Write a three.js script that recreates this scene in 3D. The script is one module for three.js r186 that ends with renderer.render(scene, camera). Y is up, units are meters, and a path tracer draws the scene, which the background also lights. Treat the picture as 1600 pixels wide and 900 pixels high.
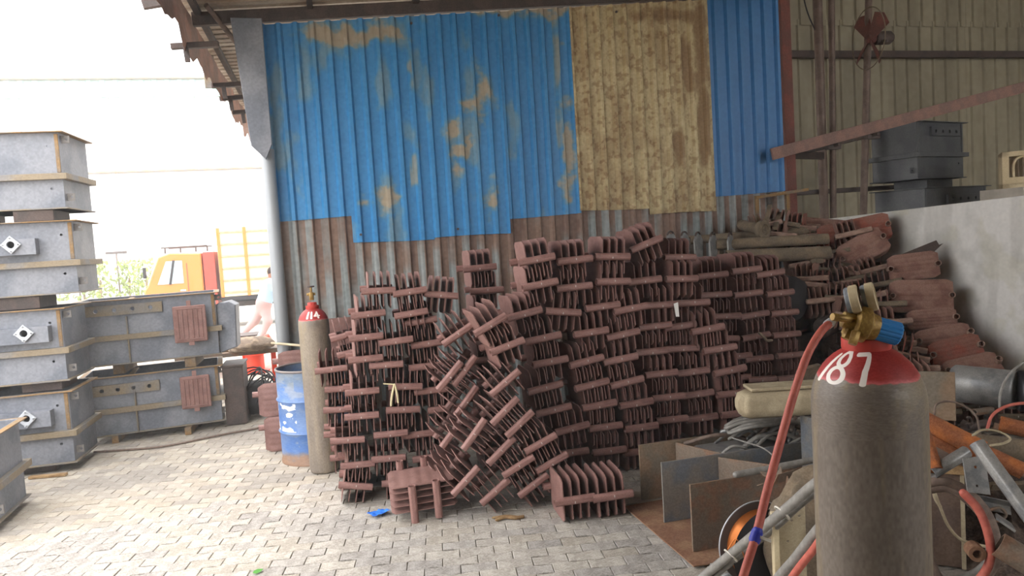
import * as THREE from 'three';
import { RoundedBoxGeometry } from 'three/addons/geometries/RoundedBoxGeometry.js';
import { mergeGeometries, mergeVertices, toCreasedNormals } from 'three/addons/utils/BufferGeometryUtils.js';
import { MarchingCubes } from 'three/addons/objects/MarchingCubes.js';

// ---------- camera, sky, exposure ----------
const rad = THREE.MathUtils.degToRad;
const scene = new THREE.Scene();
const camera = new THREE.PerspectiveCamera(2 * Math.atan(450 / 1142) * 180 / Math.PI, 16 / 9, 0.05, 300);
camera.position.set(0, 1.7, 0);
camera.rotation.order = 'YXZ';
camera.rotation.set(rad(-3.7), rad(-14), rad(-3.6));
const renderer = new THREE.WebGLRenderer({ antialias: true });
renderer.toneMapping = THREE.LinearToneMapping;
renderer.toneMappingExposure = 5.9;
renderer.shadowMap.enabled = true;
// bright hazy overcast: the same white veil all round, a little brighter overhead
{
  const w = 64, h = 32, d = new Float32Array(w * h * 4);
  for (let j = 0; j < h; j++) for (let i = 0; i < w; i++) {
    const up = Math.max(0, Math.sin(((j + 0.5) / h - 0.5) * Math.PI)), k = 0.9 + 0.3 * up;
    d.set([k * 1.0, k * 1.0, k * 1.02, 1], (j * w + i) * 4);
  }
  const sky = new THREE.DataTexture(d, w, h, THREE.RGBAFormat, THREE.FloatType);
  sky.mapping = THREE.EquirectangularReflectionMapping; sky.magFilter = THREE.LinearFilter; sky.needsUpdate = true;
  scene.background = sky; scene.environment = sky;
  scene.backgroundIntensity = 1.0; scene.environmentIntensity = 1.0;
}
scene.fog = new THREE.FogExp2(0xf4f2ee, 0.005);
// hazy sun, high behind the yard on the left: veiled, so its edge is very soft
const sun = new THREE.DirectionalLight(0xfff6ea, 0.25);
sun.position.set(-9, 22, -14); sun.target.position.set(-3, 0, -8);
sun.castShadow = true; sun.shadow.radius = 14; sun.shadow.mapSize.set(2048, 2048);
Object.assign(sun.shadow.camera, { left: -25, right: 25, top: 25, bottom: -25, near: 1, far: 70 });
scene.add(sun, sun.target);

// ---------- helpers ----------
let seed = 7;
const rnd = () => { seed = (seed + 0x6d2b79f5) | 0; let t = Math.imul(seed ^ (seed >>> 15), 1 | seed); t = (t + Math.imul(t ^ (t >>> 7), 61 | t)) ^ t; return ((t ^ (t >>> 14)) >>> 0) / 4294967296; };
const rr = (a, b) => a + (b - a) * rnd();
const used = {};
const numbered = (n) => { const b = n.replace(/_\d{3}$/, ''); const k = used[b] = (used[b] ?? -1) + 1; return k ? b + '_' + String(k).padStart(3, '0') : b; };
const shade = (o) => { o.traverse((m) => { if (m.isMesh) m.castShadow = m.receiveShadow = true; }); return o; };
function thing(name, label, category, pos = [0, 0, 0], ry = 0, group) {
  const o = new THREE.Group(); o.name = numbered(name); o.position.set(...pos); o.rotation.y = ry;
  o.userData = { label, category }; if (group) o.userData.group = group;
  scene.add(o); return o;
}
function part(parent, name, geo, mat, label) {
  const m = new THREE.Mesh(geo, mat); m.name = name; m.castShadow = m.receiveShadow = true;
  if (label) m.userData.label = label; parent.add(m); return m;
}
function solo(name, label, category, geo, mat, group) {
  const m = new THREE.Mesh(geo, mat); m.name = numbered(name); m.castShadow = m.receiveShadow = true;
  m.userData = { label, category }; if (group) m.userData.group = group; scene.add(m); return m;
}
function struct(name, label) { const o = new THREE.Group(); o.name = name; o.userData = { kind: 'structure' }; if (label) o.userData.label = label; scene.add(o); return o; }
function copy(o, label) { const c = o.clone(); c.name = numbered(o.name); c.userData = { ...o.userData }; if (label) c.userData.label = label; scene.add(c); return c; }
const V = (a) => new THREE.Vector3(...a);
// texture coordinates in metres, from the side each face looks to
function muv(g) {
  g = g.index ? g.toNonIndexed() : g; if (!g.attributes.normal) g.computeVertexNormals();
  const p = g.attributes.position, uv = new Float32Array(p.count * 2), a = new THREE.Vector3(), b = new THREE.Vector3(), c = new THREE.Vector3();
  for (let i = 0; i < p.count; i += 3) {
    a.fromBufferAttribute(p, i); b.fromBufferAttribute(p, i + 1); c.fromBufferAttribute(p, i + 2);
    const n = b.clone().sub(a).cross(c.clone().sub(a)), x = Math.abs(n.x), y = Math.abs(n.y), z = Math.abs(n.z);
    [a, b, c].forEach((v, k) => { const t = z >= x && z >= y ? [v.x, v.y] : x >= y ? [v.z, v.y] : [v.x, v.z]; uv[(i + k) * 2] = t[0]; uv[(i + k) * 2 + 1] = t[1]; });
  }
  g.setAttribute('uv', new THREE.BufferAttribute(uv, 2)); return g;
}
const box = (w, h, d, x = 0, y = 0, z = 0, r = 0.003) => muv((r > 0 ? new RoundedBoxGeometry(w, h, d, 1, Math.min(r, w / 2.2, h / 2.2, d / 2.2)) : new THREE.BoxGeometry(w, h, d)).translate(x, y, z));
const cyl = (r0, r1, h, n = 20, open = false) => new THREE.CylinderGeometry(r0, r1, h, n, 1, open);
const merge = (list) => mergeGeometries(list.map((g) => { g = g.index ? g.toNonIndexed() : g; for (const k of Object.keys(g.attributes)) if (!['position', 'normal', 'uv'].includes(k)) g.deleteAttribute(k); return g; }));
// a round bar between two points
function rod(a, b, r, n = 14, hollow = 0) {
  const A = V(a), B = V(b), L = A.distanceTo(B), pts = hollow
    ? [[hollow, 0], [r, 0], [r, L], [hollow, L], [hollow, 0]] : [[0, 0], [r * 0.9, 0], [r, r * 0.1], [r, L - r * 0.1], [r * 0.9, L], [0, L]];
  const g = toCreasedNormals(new THREE.LatheGeometry(pts.map((p) => new THREE.Vector2(...p)), n), 0.9);
  const uv = g.attributes.uv, ps = g.attributes.position; for (let i = 0; i < uv.count; i++) uv.setXY(i, uv.getX(i) * 6.28 * r, ps.getY(i));
  return g.applyQuaternion(new THREE.Quaternion().setFromUnitVectors(new THREE.Vector3(0, 1, 0), B.clone().sub(A).normalize())).translate(...a);
}
function tube(pts, r, seg, n = 8, closed = false) {
  const c = new THREE.CatmullRomCurve3(pts.map(V), closed, 'centripetal');
  const g = new THREE.TubeGeometry(c, seg ?? pts.length * 8, r, n, closed), L = c.getLength(), uv = g.attributes.uv;
  for (let i = 0; i < uv.count; i++) uv.setXY(i, uv.getX(i) * L, uv.getY(i) * 6.28 * r);
  if (closed) return g;
  const s = pts.length - 1, cap = (k, j) => { const t = c.getTangent(k); return new THREE.SphereGeometry(r * 0.98, n, 4).applyQuaternion(new THREE.Quaternion().setFromUnitVectors(new THREE.Vector3(0, 1, 0), t)).translate(...pts[j]); };
  return merge([g, cap(0, 0), cap(1, s)]);
}
// a bar of rectangular section between two points; up = the direction its height takes
function bar(a, b, w, h, up = [0, 1, 0]) {
  const A = V(a), B = V(b), L = A.distanceTo(B), z = B.clone().sub(A).normalize(), x = V(up).cross(z).normalize(), y = z.clone().cross(x);
  return box(w, h, L, 0, 0, 0, 0.003).applyMatrix4(new THREE.Matrix4().makeBasis(x, y, z)).translate((A.x + B.x) / 2, (A.y + B.y) / 2, (A.z + B.z) / 2);
}
function extrude(pts, depth, bevel = 0, holes = []) {
  const s = new THREE.Shape(pts.map((p) => new THREE.Vector2(...p)));
  for (const [x, y, r] of holes) { const h = new THREE.Path(); h.absarc(x, y, r, 0, 6.2832, true); s.holes.push(h); }
  return new THREE.ExtrudeGeometry(s, { depth, bevelEnabled: bevel > 0, bevelThickness: bevel, bevelSize: bevel, bevelOffset: -bevel, bevelSegments: 1, curveSegments: 10, steps: 1 });
}
const lathe = (pts, n = 40) => toCreasedNormals(new THREE.LatheGeometry(pts.map((p) => new THREE.Vector2(...p)), n), 0.7);

// ---------- noise and textures ----------
const H = new Float32Array(65536).map(() => rnd());
const hash = (x, y) => H[((x & 255) << 8) | (y & 255)];
function vnoise(x, y, per = 256) {
  const ix = Math.floor(x), iy = Math.floor(y), fx = x - ix, fy = y - iy, u = fx * fx * (3 - 2 * fx), v = fy * fy * (3 - 2 * fy), m = (k) => ((k % per) + per) % per;
  const a = hash(m(ix), m(iy)), b = hash(m(ix + 1), m(iy)), c = hash(m(ix), m(iy + 1)), d = hash(m(ix + 1), m(iy + 1));
  return a + (b - a) * u + (c - a) * v + (a - b - c + d) * u * v;
}
function fbm(x, y, oct = 4, per = 256) { let s = 0, a = 0.5, t = 0; for (let i = 0; i < oct; i++) { s += a * vnoise(x, y, per); t += a; a *= 0.5; x *= 2; y *= 2; per = Math.min(256, per * 2); } return s / t; }
const mix = (a, b, t) => a.map((v, i) => v + (b[i] - v) * t);
const sm = (a, b, x) => { const t = Math.min(1, Math.max(0, (x - a) / (b - a))); return t * t * (3 - 2 * t); };
// fn(u, v) -> sRGB 0..255; the texture covers sx by sy metres
function tex(w, h, sx, sy, fn, data = false) {
  const d = new Uint8Array(w * h * 4);
  for (let j = 0; j < h; j++) for (let i = 0; i < w; i++) { const c = fn((i + 0.5) / w, (j + 0.5) / h); d.set([c[0], c[1], c[2], 255].map((v) => Math.max(0, Math.min(255, v))), (j * w + i) * 4); }
  const t = new THREE.DataTexture(d, w, h); t.wrapS = t.wrapT = THREE.RepeatWrapping; t.magFilter = THREE.LinearFilter; t.minFilter = THREE.LinearMipmapLinearFilter; t.generateMipmaps = true;
  if (!data) t.colorSpace = THREE.SRGBColorSpace; t.repeat.set(1 / sx, 1 / sy); t.needsUpdate = true; return t;
}
const std = (o) => new THREE.MeshStandardMaterial({ roughness: 0.75, metalness: 0, ...o });
// a mottled surface of two tones with fine grain
const mottled = (a, b, size, n, grain = 12, w = 256) => tex(w, w, size, size, (u, v) => { const k = sm(0.3, 0.7, fbm(u * n, v * n, 4, n)), g = (fbm(u * 64, v * 64, 2, 64) - 0.5) * grain * 2; return mix(a, b, k).map((c) => c + g); });
const M = {
  radiator: std({ map: mottled([114, 81, 73], [128, 94, 86], 0.4, 6, 9), roughness: 0.72 }),
  radiatorDull: std({ map: mottled([122, 86, 74], [140, 106, 92], 0.4, 6, 12), roughness: 0.85 }),
  radiatorRed: std({ map: mottled([138, 74, 58], [128, 84, 70], 0.4, 6, 12), roughness: 0.85 }),
  header: std({ map: mottled([120, 85, 78], [136, 100, 92], 0.3, 5, 10), roughness: 0.6 }),
  weld: std({ color: 0xb9aca4, roughness: 0.5 }),
  tank: std({ map: mottled([98, 102, 110], [118, 120, 126], 0.9, 5, 10), roughness: 0.55 }),
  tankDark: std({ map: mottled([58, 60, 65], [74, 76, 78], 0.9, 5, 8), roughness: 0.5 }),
  primer: std({ map: mottled([128, 98, 58], [112, 96, 78], 0.6, 6, 14), roughness: 0.75 }),
  band: std({ map: mottled([112, 108, 104], [122, 108, 86], 0.7, 5, 10), roughness: 0.65 }),
  galv: std({ color: 0xb9bcc0, roughness: 0.45, metalness: 0.35 }),
  greyPost: std({ color: 0x8b8e90, roughness: 0.5, metalness: 0.1 }),
  steel: std({ map: mottled([112, 112, 112], [138, 136, 132], 0.3, 6, 12), roughness: 0.42, metalness: 0.25 }),
  plate: std({ map: mottled([116, 106, 92], [132, 110, 88], 0.6, 5, 12), roughness: 0.6, metalness: 0.2 }),
  plateBlue: std({ map: mottled([108, 112, 118], [126, 120, 112], 0.5, 5, 12), roughness: 0.5, metalness: 0.25 }),
  plateRust: std({ map: mottled([128, 96, 74], [114, 100, 86], 0.4, 6, 14), roughness: 0.7, metalness: 0.1 }),
  rustSheet: std({ map: mottled([136, 104, 78], [120, 84, 62], 0.5, 6, 16), roughness: 0.85 }),
  column: std({ map: mottled([108, 58, 48], [92, 54, 46], 0.5, 6, 12), roughness: 0.8 }),
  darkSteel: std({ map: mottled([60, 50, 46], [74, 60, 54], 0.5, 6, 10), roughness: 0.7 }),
  pole: std({ map: mottled([92, 76, 66], [110, 92, 82], 0.4, 6, 10), roughness: 0.6, metalness: 0.2 }),
  dustPipe: std({ map: mottled([160, 132, 116], [136, 108, 94], 0.2, 6, 14), roughness: 0.9 }),
  dusty: std({ map: mottled([122, 106, 86], [104, 92, 76], 0.4, 6, 14), roughness: 0.95 }),
  orange: std({ map: mottled([166, 96, 46], [132, 78, 46], 0.3, 7, 18), roughness: 0.9 }),
  black: std({ color: 0x17161a, roughness: 0.45 }),
  blackMatt: std({ color: 0x232124, roughness: 0.8 }),
  cream: std({ map: mottled([196, 180, 146], [182, 164, 130], 0.5, 4, 8), roughness: 0.6 }),
  beige: std({ map: mottled([166, 152, 124], [148, 134, 108], 0.3, 5, 12), roughness: 0.8 }),
  brass: std({ map: mottled([158, 128, 64], [136, 106, 52], 0.1, 5, 14), roughness: 0.5, metalness: 0.35 }),
  knob: std({ color: 0x2b7fc4, roughness: 0.42 }),
  hoseRed: std({ map: mottled([186, 98, 82], [172, 86, 72], 0.1, 5, 8), roughness: 0.6 }),
  cable: std({ map: mottled([138, 134, 127], [122, 118, 112], 0.1, 5, 8), roughness: 0.6 }),
  cableBrown: std({ map: mottled([92, 76, 66], [110, 92, 80], 0.1, 5, 8), roughness: 0.7 }),
  tie: std({ color: 0xcfc9bd, roughness: 0.5 }),
  tape: std({ color: 0x27319c, roughness: 0.5 }),
  copper: std({ color: 0xc07038, roughness: 0.34, metalness: 0.75 }),
  white: std({ color: 0xd9d6cf, roughness: 0.6 }),
  darkWood: std({ map: mottled([86, 70, 54], [112, 88, 58], 0.3, 6, 14), roughness: 0.9 }),
  wood: std({ map: mottled([150, 122, 84], [124, 96, 62], 0.3, 6, 14), roughness: 0.9 }),
  cloth: std({ map: mottled([150, 132, 112], [116, 100, 86], 0.4, 6, 12), roughness: 1 }),
  truckOrange: std({ color: 0xd8702a, roughness: 0.4 }),
  truckCream: std({ color: 0xd9c69a, roughness: 0.6 }),
  truckRed: std({ color: 0xb03a2a, roughness: 0.5 }),
  glass: std({ color: 0x9fb0b4, roughness: 0.08 }),
  machine: std({ color: 0xd83a18, roughness: 0.5 }),
  concrete: std({ map: mottled([170, 162, 150], [186, 178, 166], 2.5, 6, 10), roughness: 0.95 }),
  sand: std({ map: mottled([112, 104, 92], [132, 122, 108], 0.6, 6, 20), roughness: 1 }),
  farWall: std({ color: 0xd8d8d4, roughness: 0.8 }),
  farTrim: std({ color: 0x9fc4bc, roughness: 0.7 }),
};
// ---------- corrugated sheet: width along x, length along y, ribs stand out along +z ----------
function corr(x0, x1, yb, yt, pitch, ridge, rise, phase = 0, thick = 0.0025) {
  const P = [], s = rise * 0.55;
  const zAt = (x) => { const t = Math.abs((((x - phase) / pitch) % 1 + 1.5) % 1 - 0.5) * pitch; return t < ridge / 2 ? rise : t < ridge / 2 + s ? rise * (1 - (t - ridge / 2) / s) : 0; };
  const xs = new Set([x0, x1]);
  for (let k = Math.floor((x0 - phase) / pitch) - 1; k <= (x1 - phase) / pitch + 1; k++) for (const o of [-ridge / 2 - s, -ridge / 2, ridge / 2, ridge / 2 + s]) { const x = phase + k * pitch + o; if (x > x0 + 1e-4 && x < x1 - 1e-4) xs.add(x); }
  const X = [...xs].sort((a, b) => a - b), f = (v) => (typeof v === 'function' ? v : () => v), B = f(yb), T = f(yt);
  const quad = (a, b, c, d) => P.push(...a, ...b, ...c, ...a, ...c, ...d);
  for (let i = 0; i < X.length - 1; i++) {
    const a = X[i], b = X[i + 1], za = zAt(a), zb = zAt(b), w = thick;
    quad([a, B(a), za], [b, B(b), zb], [b, T(b), zb], [a, T(a), za]);
    quad([b, B(b), zb - w], [a, B(a), za - w], [a, T(a), za - w], [b, T(b), zb - w]);
    quad([a, B(a), za - w], [b, B(b), zb - w], [b, B(b), zb], [a, B(a), za]);
    quad([a, T(a), za], [b, T(b), zb], [b, T(b), zb - w], [a, T(a), za - w]);
  }
  for (const [x, s2] of [[x0, 1], [x1, -1]]) { const z = zAt(x), q = [[x, B(x), z - thick], [x, B(x), z], [x, T(x), z], [x, T(x), z - thick]]; quad(...(s2 > 0 ? q : q.reverse())); }
  const g = new THREE.BufferGeometry(); g.setAttribute('position', new THREE.Float32BufferAttribute(P, 3)); g.computeVertexNormals();
  const uv = new Float32Array(P.length / 3 * 2); for (let i = 0; i < P.length / 3; i++) { uv[i * 2] = P[i * 3]; uv[i * 2 + 1] = P[i * 3 + 1]; }
  g.setAttribute('uv', new THREE.BufferAttribute(uv, 2)); return g;
}

// ---------- floor: zigzag concrete pavers on a sand bed ----------
{
  const bed = struct('ground', 'pale concrete yard beyond the paved floor');
  part(bed, 'yard_slab', box(160, 0.2, 160, 0, -0.165, -30, 0), M.concrete);
  const floor = struct('floor', 'grey interlocking zigzag paving blocks'); floor.rotation.y = rad(-8.5);
  part(floor, 'sand_bed', box(13.2, 0.05, 13.4, -1.2, -0.036, -7.2, 0), M.sand);
  const L = 0.19, W = 0.102, gap = 0.0035, A = 0.007;
  const wave = (u) => A * Math.sin(u / L * 2 * Math.PI), pts = [], n = 8;
  for (let k = 0; k <= n; k++) { const u = -L / 2 + gap / 2 + (L - gap) * k / n; pts.push([u, -W / 2 + gap / 2 - wave(u)]); }
  for (let k = n; k >= 0; k--) { const u = -L / 2 + gap / 2 + (L - gap) * k / n; pts.push([u, W / 2 - gap / 2 + wave(u)]); }
  const geo = extrude(pts, 0.03, 0.003).translate(0, 0, -0.033).rotateX(-Math.PI / 2);
  const tones = [[164, 157, 147], [160, 153, 143], [153, 147, 139], [168, 161, 150], [145, 139, 132], [160, 152, 140]];
  const mats = tones.map((t, i) => { const m = mottled(t.map((c) => c - 12), t.map((c) => c + 6), 0.4, 8, 22); m.offset.set(i * 0.37, i * 0.61); return std({ map: m, roughness: 0.9 }); });
  const plain = std({ map: mottled([236, 232, 226], [255, 252, 246], 0.4, 8, 22), roughness: 0.9 });
  const spots = [];
  camera.updateMatrixWorld(); camera.updateProjectionMatrix(); floor.updateMatrixWorld();
  for (let r = 0; r < 128; r++) for (let c = 0; c < 66; c++) {
    const x = -7.6 + c * L + (r % 2 ? L / 2 : 0), z = -0.8 - r * W, p = new THREE.Vector3(x, 0, z).applyMatrix4(floor.matrixWorld), q = p.clone().project(camera);
    const hidden = (p.x > 1.75 && p.z > -4.4) || p.z < -6.2 || (p.x > 0 && p.z < -4.9);
    const stain = fbm(p.x * 1.1 + 9, p.z * 1.1 + 40, 3);
    spots.push({ x, z, p, near: !hidden && Math.abs(q.x) < 1.02 && Math.abs(q.y) < 1.04 && q.z < 1 ? p.distanceTo(camera.position) : 99, y: rr(-0.0025, 0.0015), rx: rr(-0.012, 0.012), rz: rr(-0.008, 0.008), ry: (rnd() < 0.5 ? 0 : Math.PI) + rr(-0.012, 0.012), tone: stain > 0.62 ? 4 : stain > 0.54 ? (rnd() < 0.5 ? 2 : 1) : Math.floor(rnd() * 6) });
  }
  spots.sort((a, b) => a.near - b.near);
  const rest = [];
  spots.forEach((s, i) => {
    if (i < 300) { const m = part(floor, numbered('paver'), geo, mats[s.tone]); m.position.set(s.x, s.y, s.z); m.rotation.set(s.rx, s.ry, s.rz); } else rest.push(s);
  });
  const im = new THREE.InstancedMesh(geo, plain, rest.length), o = new THREE.Object3D(), col = new THREE.Color();
  rest.forEach((s, i) => { o.position.set(s.x, s.y, s.z); o.rotation.set(s.rx, s.ry, s.rz); o.updateMatrix(); im.setMatrixAt(i, o.matrix); const t = tones[s.tone]; im.setColorAt(i, col.setRGB(t[0] / 255, t[1] / 255, t[2] / 255, THREE.SRGBColorSpace)); });
  im.name = 'paver_field'; im.userData = { kind: 'stuff' }; im.castShadow = im.receiveShadow = true; floor.add(im);
}

// ---------- painted sheet textures (coordinates are metres on the wall) ----------
const wallTex = (fn, w = 1024, h = 512) => { const t = tex(w, h, 5.4, 2.6, (u, v) => fn(u * 5.4 - 0.6, v * 2.6 + 1.6)); t.offset.set(0.6 / 5.4, -1.6 / 2.6); return t; };
const scuffs = [[0.23, 3.62, 0.3, 0.09], [0.6, 3.63, 0.26, 0.1], [1.22, 2.72, 0.1, 0.1], [1.28, 2.57, 0.13, 0.12], [1.23, 2.41, 0.07, 0.13], [1.36, 2.62, 0.07, 0.16], [0.58, 2.14, 0.1, 0.13], [0.36, 2.13, 0.08, 0.05], [1.56, 2.08, 0.06, 0.14], [2.3, 2.1, 0.07, 0.18], [1.75, 3.88, 0.3, 0.07], [2.12, 3.86, 0.25, 0.08], [2.34, 2.6, 0.06, 0.5], [1.48, 3.05, 0.12, 0.2]];
const blueTex = wallTex((x, y) => {
  const g = (fbm(x * 40, y * 40, 2) - 0.5) * 16, n = fbm(x * 9 + 3, y * 9, 4), c = mix([42, 114, 166], [58, 130, 180], fbm(x * 2, y * 1.2, 3));
  let k = 0; for (const [sx, sy, a, b] of scuffs) k = Math.max(k, 0.8 * sm(1.35, 0.35, Math.hypot((x - sx) / a, (y - sy) / b) + (n - 0.5) * 2.6));
  k = Math.max(k, 0.6 * sm(0.5, 0.62, fbm(x * 3 + 2, y * 3, 3)) * sm(0.04, 0.01, Math.abs(x - 0.845) + (fbm(x * 30, y * 2.2, 3) - 0.5) * 0.08), 0.6 * sm(0.45, 0.6, fbm(x * 3 + 8, y * 3, 3)) * sm(0.04, 0.01, Math.abs(x - 2.27) + (fbm(x * 30 + 5, y * 2, 3) - 0.5) * 0.09));
  k = Math.max(k, 0.35 * sm(0.6, 0.75, fbm(x * 5 + 20, y * 2.2, 4)));
  return mix(c, [178, 144, 106], k).map((v) => v + g);
});
const blueClean = wallTex((x, y) => { const g = (fbm(x * 40, y * 40, 2) - 0.5) * 14; return mix([30, 96, 150], [40, 108, 162], fbm(x * 3, y, 3)).map((v) => v + g); }, 512, 256);
const creamTex = wallTex((x, y) => {
  const g = (fbm(x * 60, y * 60, 2) - 0.5) * 26, d = fbm(x * 7, y * 5, 5), c = mix([188, 172, 134], [174, 156, 116], fbm(x * 2, y * 2, 3));
  let k = 0.3 * sm(0.45, 0.7, d + (3.2 - x) * 0.05) + 0.45 * sm(0.56, 0.68, fbm(x * 30, y * 24, 3));
  for (const [sx, sy, a, b] of [[3.45, 3.83, 0.36, 0.09], [3.8, 3.5, 0.07, 0.5], [3.62, 3.35, 0.07, 0.3], [3.5, 2.5, 0.06, 0.22], [3.8, 2.7, 0.06, 0.4]]) k = Math.max(k, 0.8 * sm(1.2, 0.6, Math.hypot((x - sx) / a, (y - sy) / b) + (d - 0.5) * 1.8));
  return mix(c, [122, 94, 62], k).map((v) => v + g);
});
const rustTex = tex(1024, 512, 5.6, 2.9, (u, v) => {
  const x = u * 5.6 - 0.7, y = v * 2.9, t = Math.abs(((x / 0.141) % 1 + 1.5) % 1 - 0.5), g = (fbm(x * 40, y * 40, 2) - 0.5) * 22;
  let k = sm(0.36, 0.62, fbm(x * 2.2 + 7, y * 1.6, 4) + (t > 0.22 ? 0.06 : -0.16) + (y - 1.2) * 0.16 + (x > 1.3 ? 0.08 : 0) - (x > 2.6 && x < 3.2 ? 0.06 : 0));
  const streak = sm(0.5, 0.7, fbm(x * 18, y * 1.1, 4));
  return mix(mix([132, 136, 134], [118, 124, 122], streak), mix([122, 97, 82], [108, 84, 72], streak), k).map((c) => c + g);
});
rustTex.offset.set(0.7 / 5.6, 0);
const farTex = tex(512, 512, 8, 8, (u, v) => { const g = (fbm(u * 120, v * 120, 2, 120) - 0.5) * 14; return mix([150, 142, 120], [134, 126, 106], sm(0.35, 0.7, fbm(u * 24, v * 5, 4, 24))).map((c) => c + g); });
M.blue = std({ map: blueTex, roughness: 0.5 }); M.blueClean = std({ map: blueClean, roughness: 0.5 }); M.creamSheet = std({ map: creamTex, roughness: 0.7 });
M.rustyGalv = std({ map: rustTex, roughness: 0.65 }); M.farSheet = std({ map: farTex, roughness: 0.6 });
M.roofSheet = std({ map: mottled([168, 156, 140], [140, 122, 104], 1.2, 5, 12), roughness: 0.6 });

// ---------- the dividing wall of corrugated sheets ----------
{
  const wall = struct('wall_back', 'corrugated sheet dividing wall, painted blue and cream above bare rusty sheets'); wall.position.z = -6.8;
  const top = (x) => 3.7 + 0.067 * (x + 0.44);
  for (let x = -0.44; x < 4.6; x += 0.987) { const m = part(wall, 'bare_sheet', corr(x, Math.min(x + 1.03, 4.69), 0, 2.35, 0.141, 0.03, 0.032, -0.4), M.rustyGalv); m.position.z = (Math.round(x) % 2) * 0.004; }
  const sheets = [[-0.44, 0.25, 2.006, M.blue], [0.24, 0.98, 1.768, M.blue], [0.97, 1.705, 1.766, M.blue], [1.695, 2.425, 1.918, M.blue], [2.415, 3.16, 1.945, M.creamSheet], [3.14, 3.895, 1.867, M.creamSheet], [3.885, 4.69, 2.03, M.blueClean]];
  sheets.forEach(([a, b, y, m], i) => { const s = part(wall, 'painted_sheet', corr(a, b, (x) => y + 0.012 * Math.sin(i * 2 + x * 3), top, 0.141, 0.03, 0.034, -0.4), m); s.position.z = 0.012 + [0, 0.006, 0.01, 0.003, 0.008, 0.012, 0.004][i]; });
  for (const y of [0.5, 1.55, 2.7]) part(wall, 'girt', box(5.15, 0.06, 0.05, 2.12, y, -0.045), M.darkSteel);
  for (const [x, y] of [[1.72, 3.8], [0.9, 3.72], [2.9, 3.85], [0.31, 1.84], [1.2, 1.84]]) part(wall, 'screw', cyl(0.012, 0.012, 0.012, 8).rotateX(Math.PI / 2).translate(x, y, 0.05), M.darkSteel);
  // round post that ends the wall on the left
  solo('steel_post', 'pale round steel post at the open left end of the corrugated wall', 'post', rod([-0.43, -0.03, -6.7], [-0.43, 2.62, -6.7], 0.056, 20), M.greyPost);
}
// ---------- red-brown column and far bay ----------
{
  const c = thing('steel_column', 'red-brown steel column at the right end of the painted blue sheets', 'column');
  part(c, 'web', box(0.02, 6.24, 0.16, 4.79, 3.08, -6.86, 0.002), M.column);
  for (const z of [-6.78, -6.94]) part(c, 'flange', box(0.11, 6.24, 0.014, 4.79, 3.08, z, 0.002), M.column);
  const far = struct('wall_far', 'grey-beige corrugated wall of the bay beyond'); far.position.z = -9.6;
  for (let i = 0; i < 8; i++) { const x = 4.0 + i * 1.2; part(far, 'far_sheet', corr(x, x + 1.23, 0, 4.68, 0.24, 0.03, 0.03, 4.1), M.farSheet).position.z = (i % 2) * 0.005; part(far, 'upper_sheet', corr(x, x + 1.23, 4.6, 6.8, 0.24, 0.03, 0.03, 4.14), M.farSheet).position.z = 0.02 + (i % 2) * 0.005; }
  part(far, 'girt', box(9.4, 0.1, 0.09, 8.6, 4.15, 0.11), M.darkSteel);
  part(far, 'backing_wall', box(9.8, 6.8, 0.1, 8.7, 3.4, -0.12, 0), M.farSheet);
  const side = struct('wall_side'); part(side, 'side_panel', box(0.12, 6.8, 16, 13.4, 3.4, -1.8, 0), M.farSheet);
  const fr = struct('light_blocker_front', 'added unseen sheet wall blocking light from behind the camera'); part(fr, 'front_panel', box(5.7, 4.6, 0.12, 1.95, 2.3, 5.85, 0), M.farSheet);  // added out of view to cut the light from behind the camera
  const wl = struct('light_blocker_left', 'added unseen sheet wall blocking part of the light from the left'); part(wl, 'left_panel', box(0.1, 3.75, 7.4, -0.98, 1.875, 2.1, 0), M.farSheet);  // unseen wall added so light enters only farther along the left side
  // low white masonry wall, its top rising a little towards the camera
  const wr = struct('wall_right', 'low white plastered wall with grey stains');
  const stain = tex(1024, 512, 8, 2, (u, v) => {
    const x = u * 8, y = v * 2, g = (fbm(x * 60, y * 60, 2) - 0.5) * 12, s = sm(0.52, 0.72, fbm(x * 9, y * 1.3, 4)), damp = sm(0.5, 0.72, fbm(x * 3 + 3, y * 3, 4) + sm(1.1, 0.2, y) * 0.14), green = sm(0.6, 0.72, fbm(x * 4 + 30, y * 4, 4));
    return mix(mix(mix([238, 235, 229], [200, 196, 188], s * 0.4), [176, 174, 164], damp * 0.4), [196, 190, 156], green * 0.2).map((c) => c + g);
  });
  const g = extrude([[0.2, 0], [7.05, 0], [7.05, 1.71], [0.2, 1.95]], 0.17, 0.006).rotateY(Math.PI / 2).translate(5.2, 0, 0);
  part(wr, 'plastered_wall', muv(g), std({ map: stain, roughness: 0.9 }));
}
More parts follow.
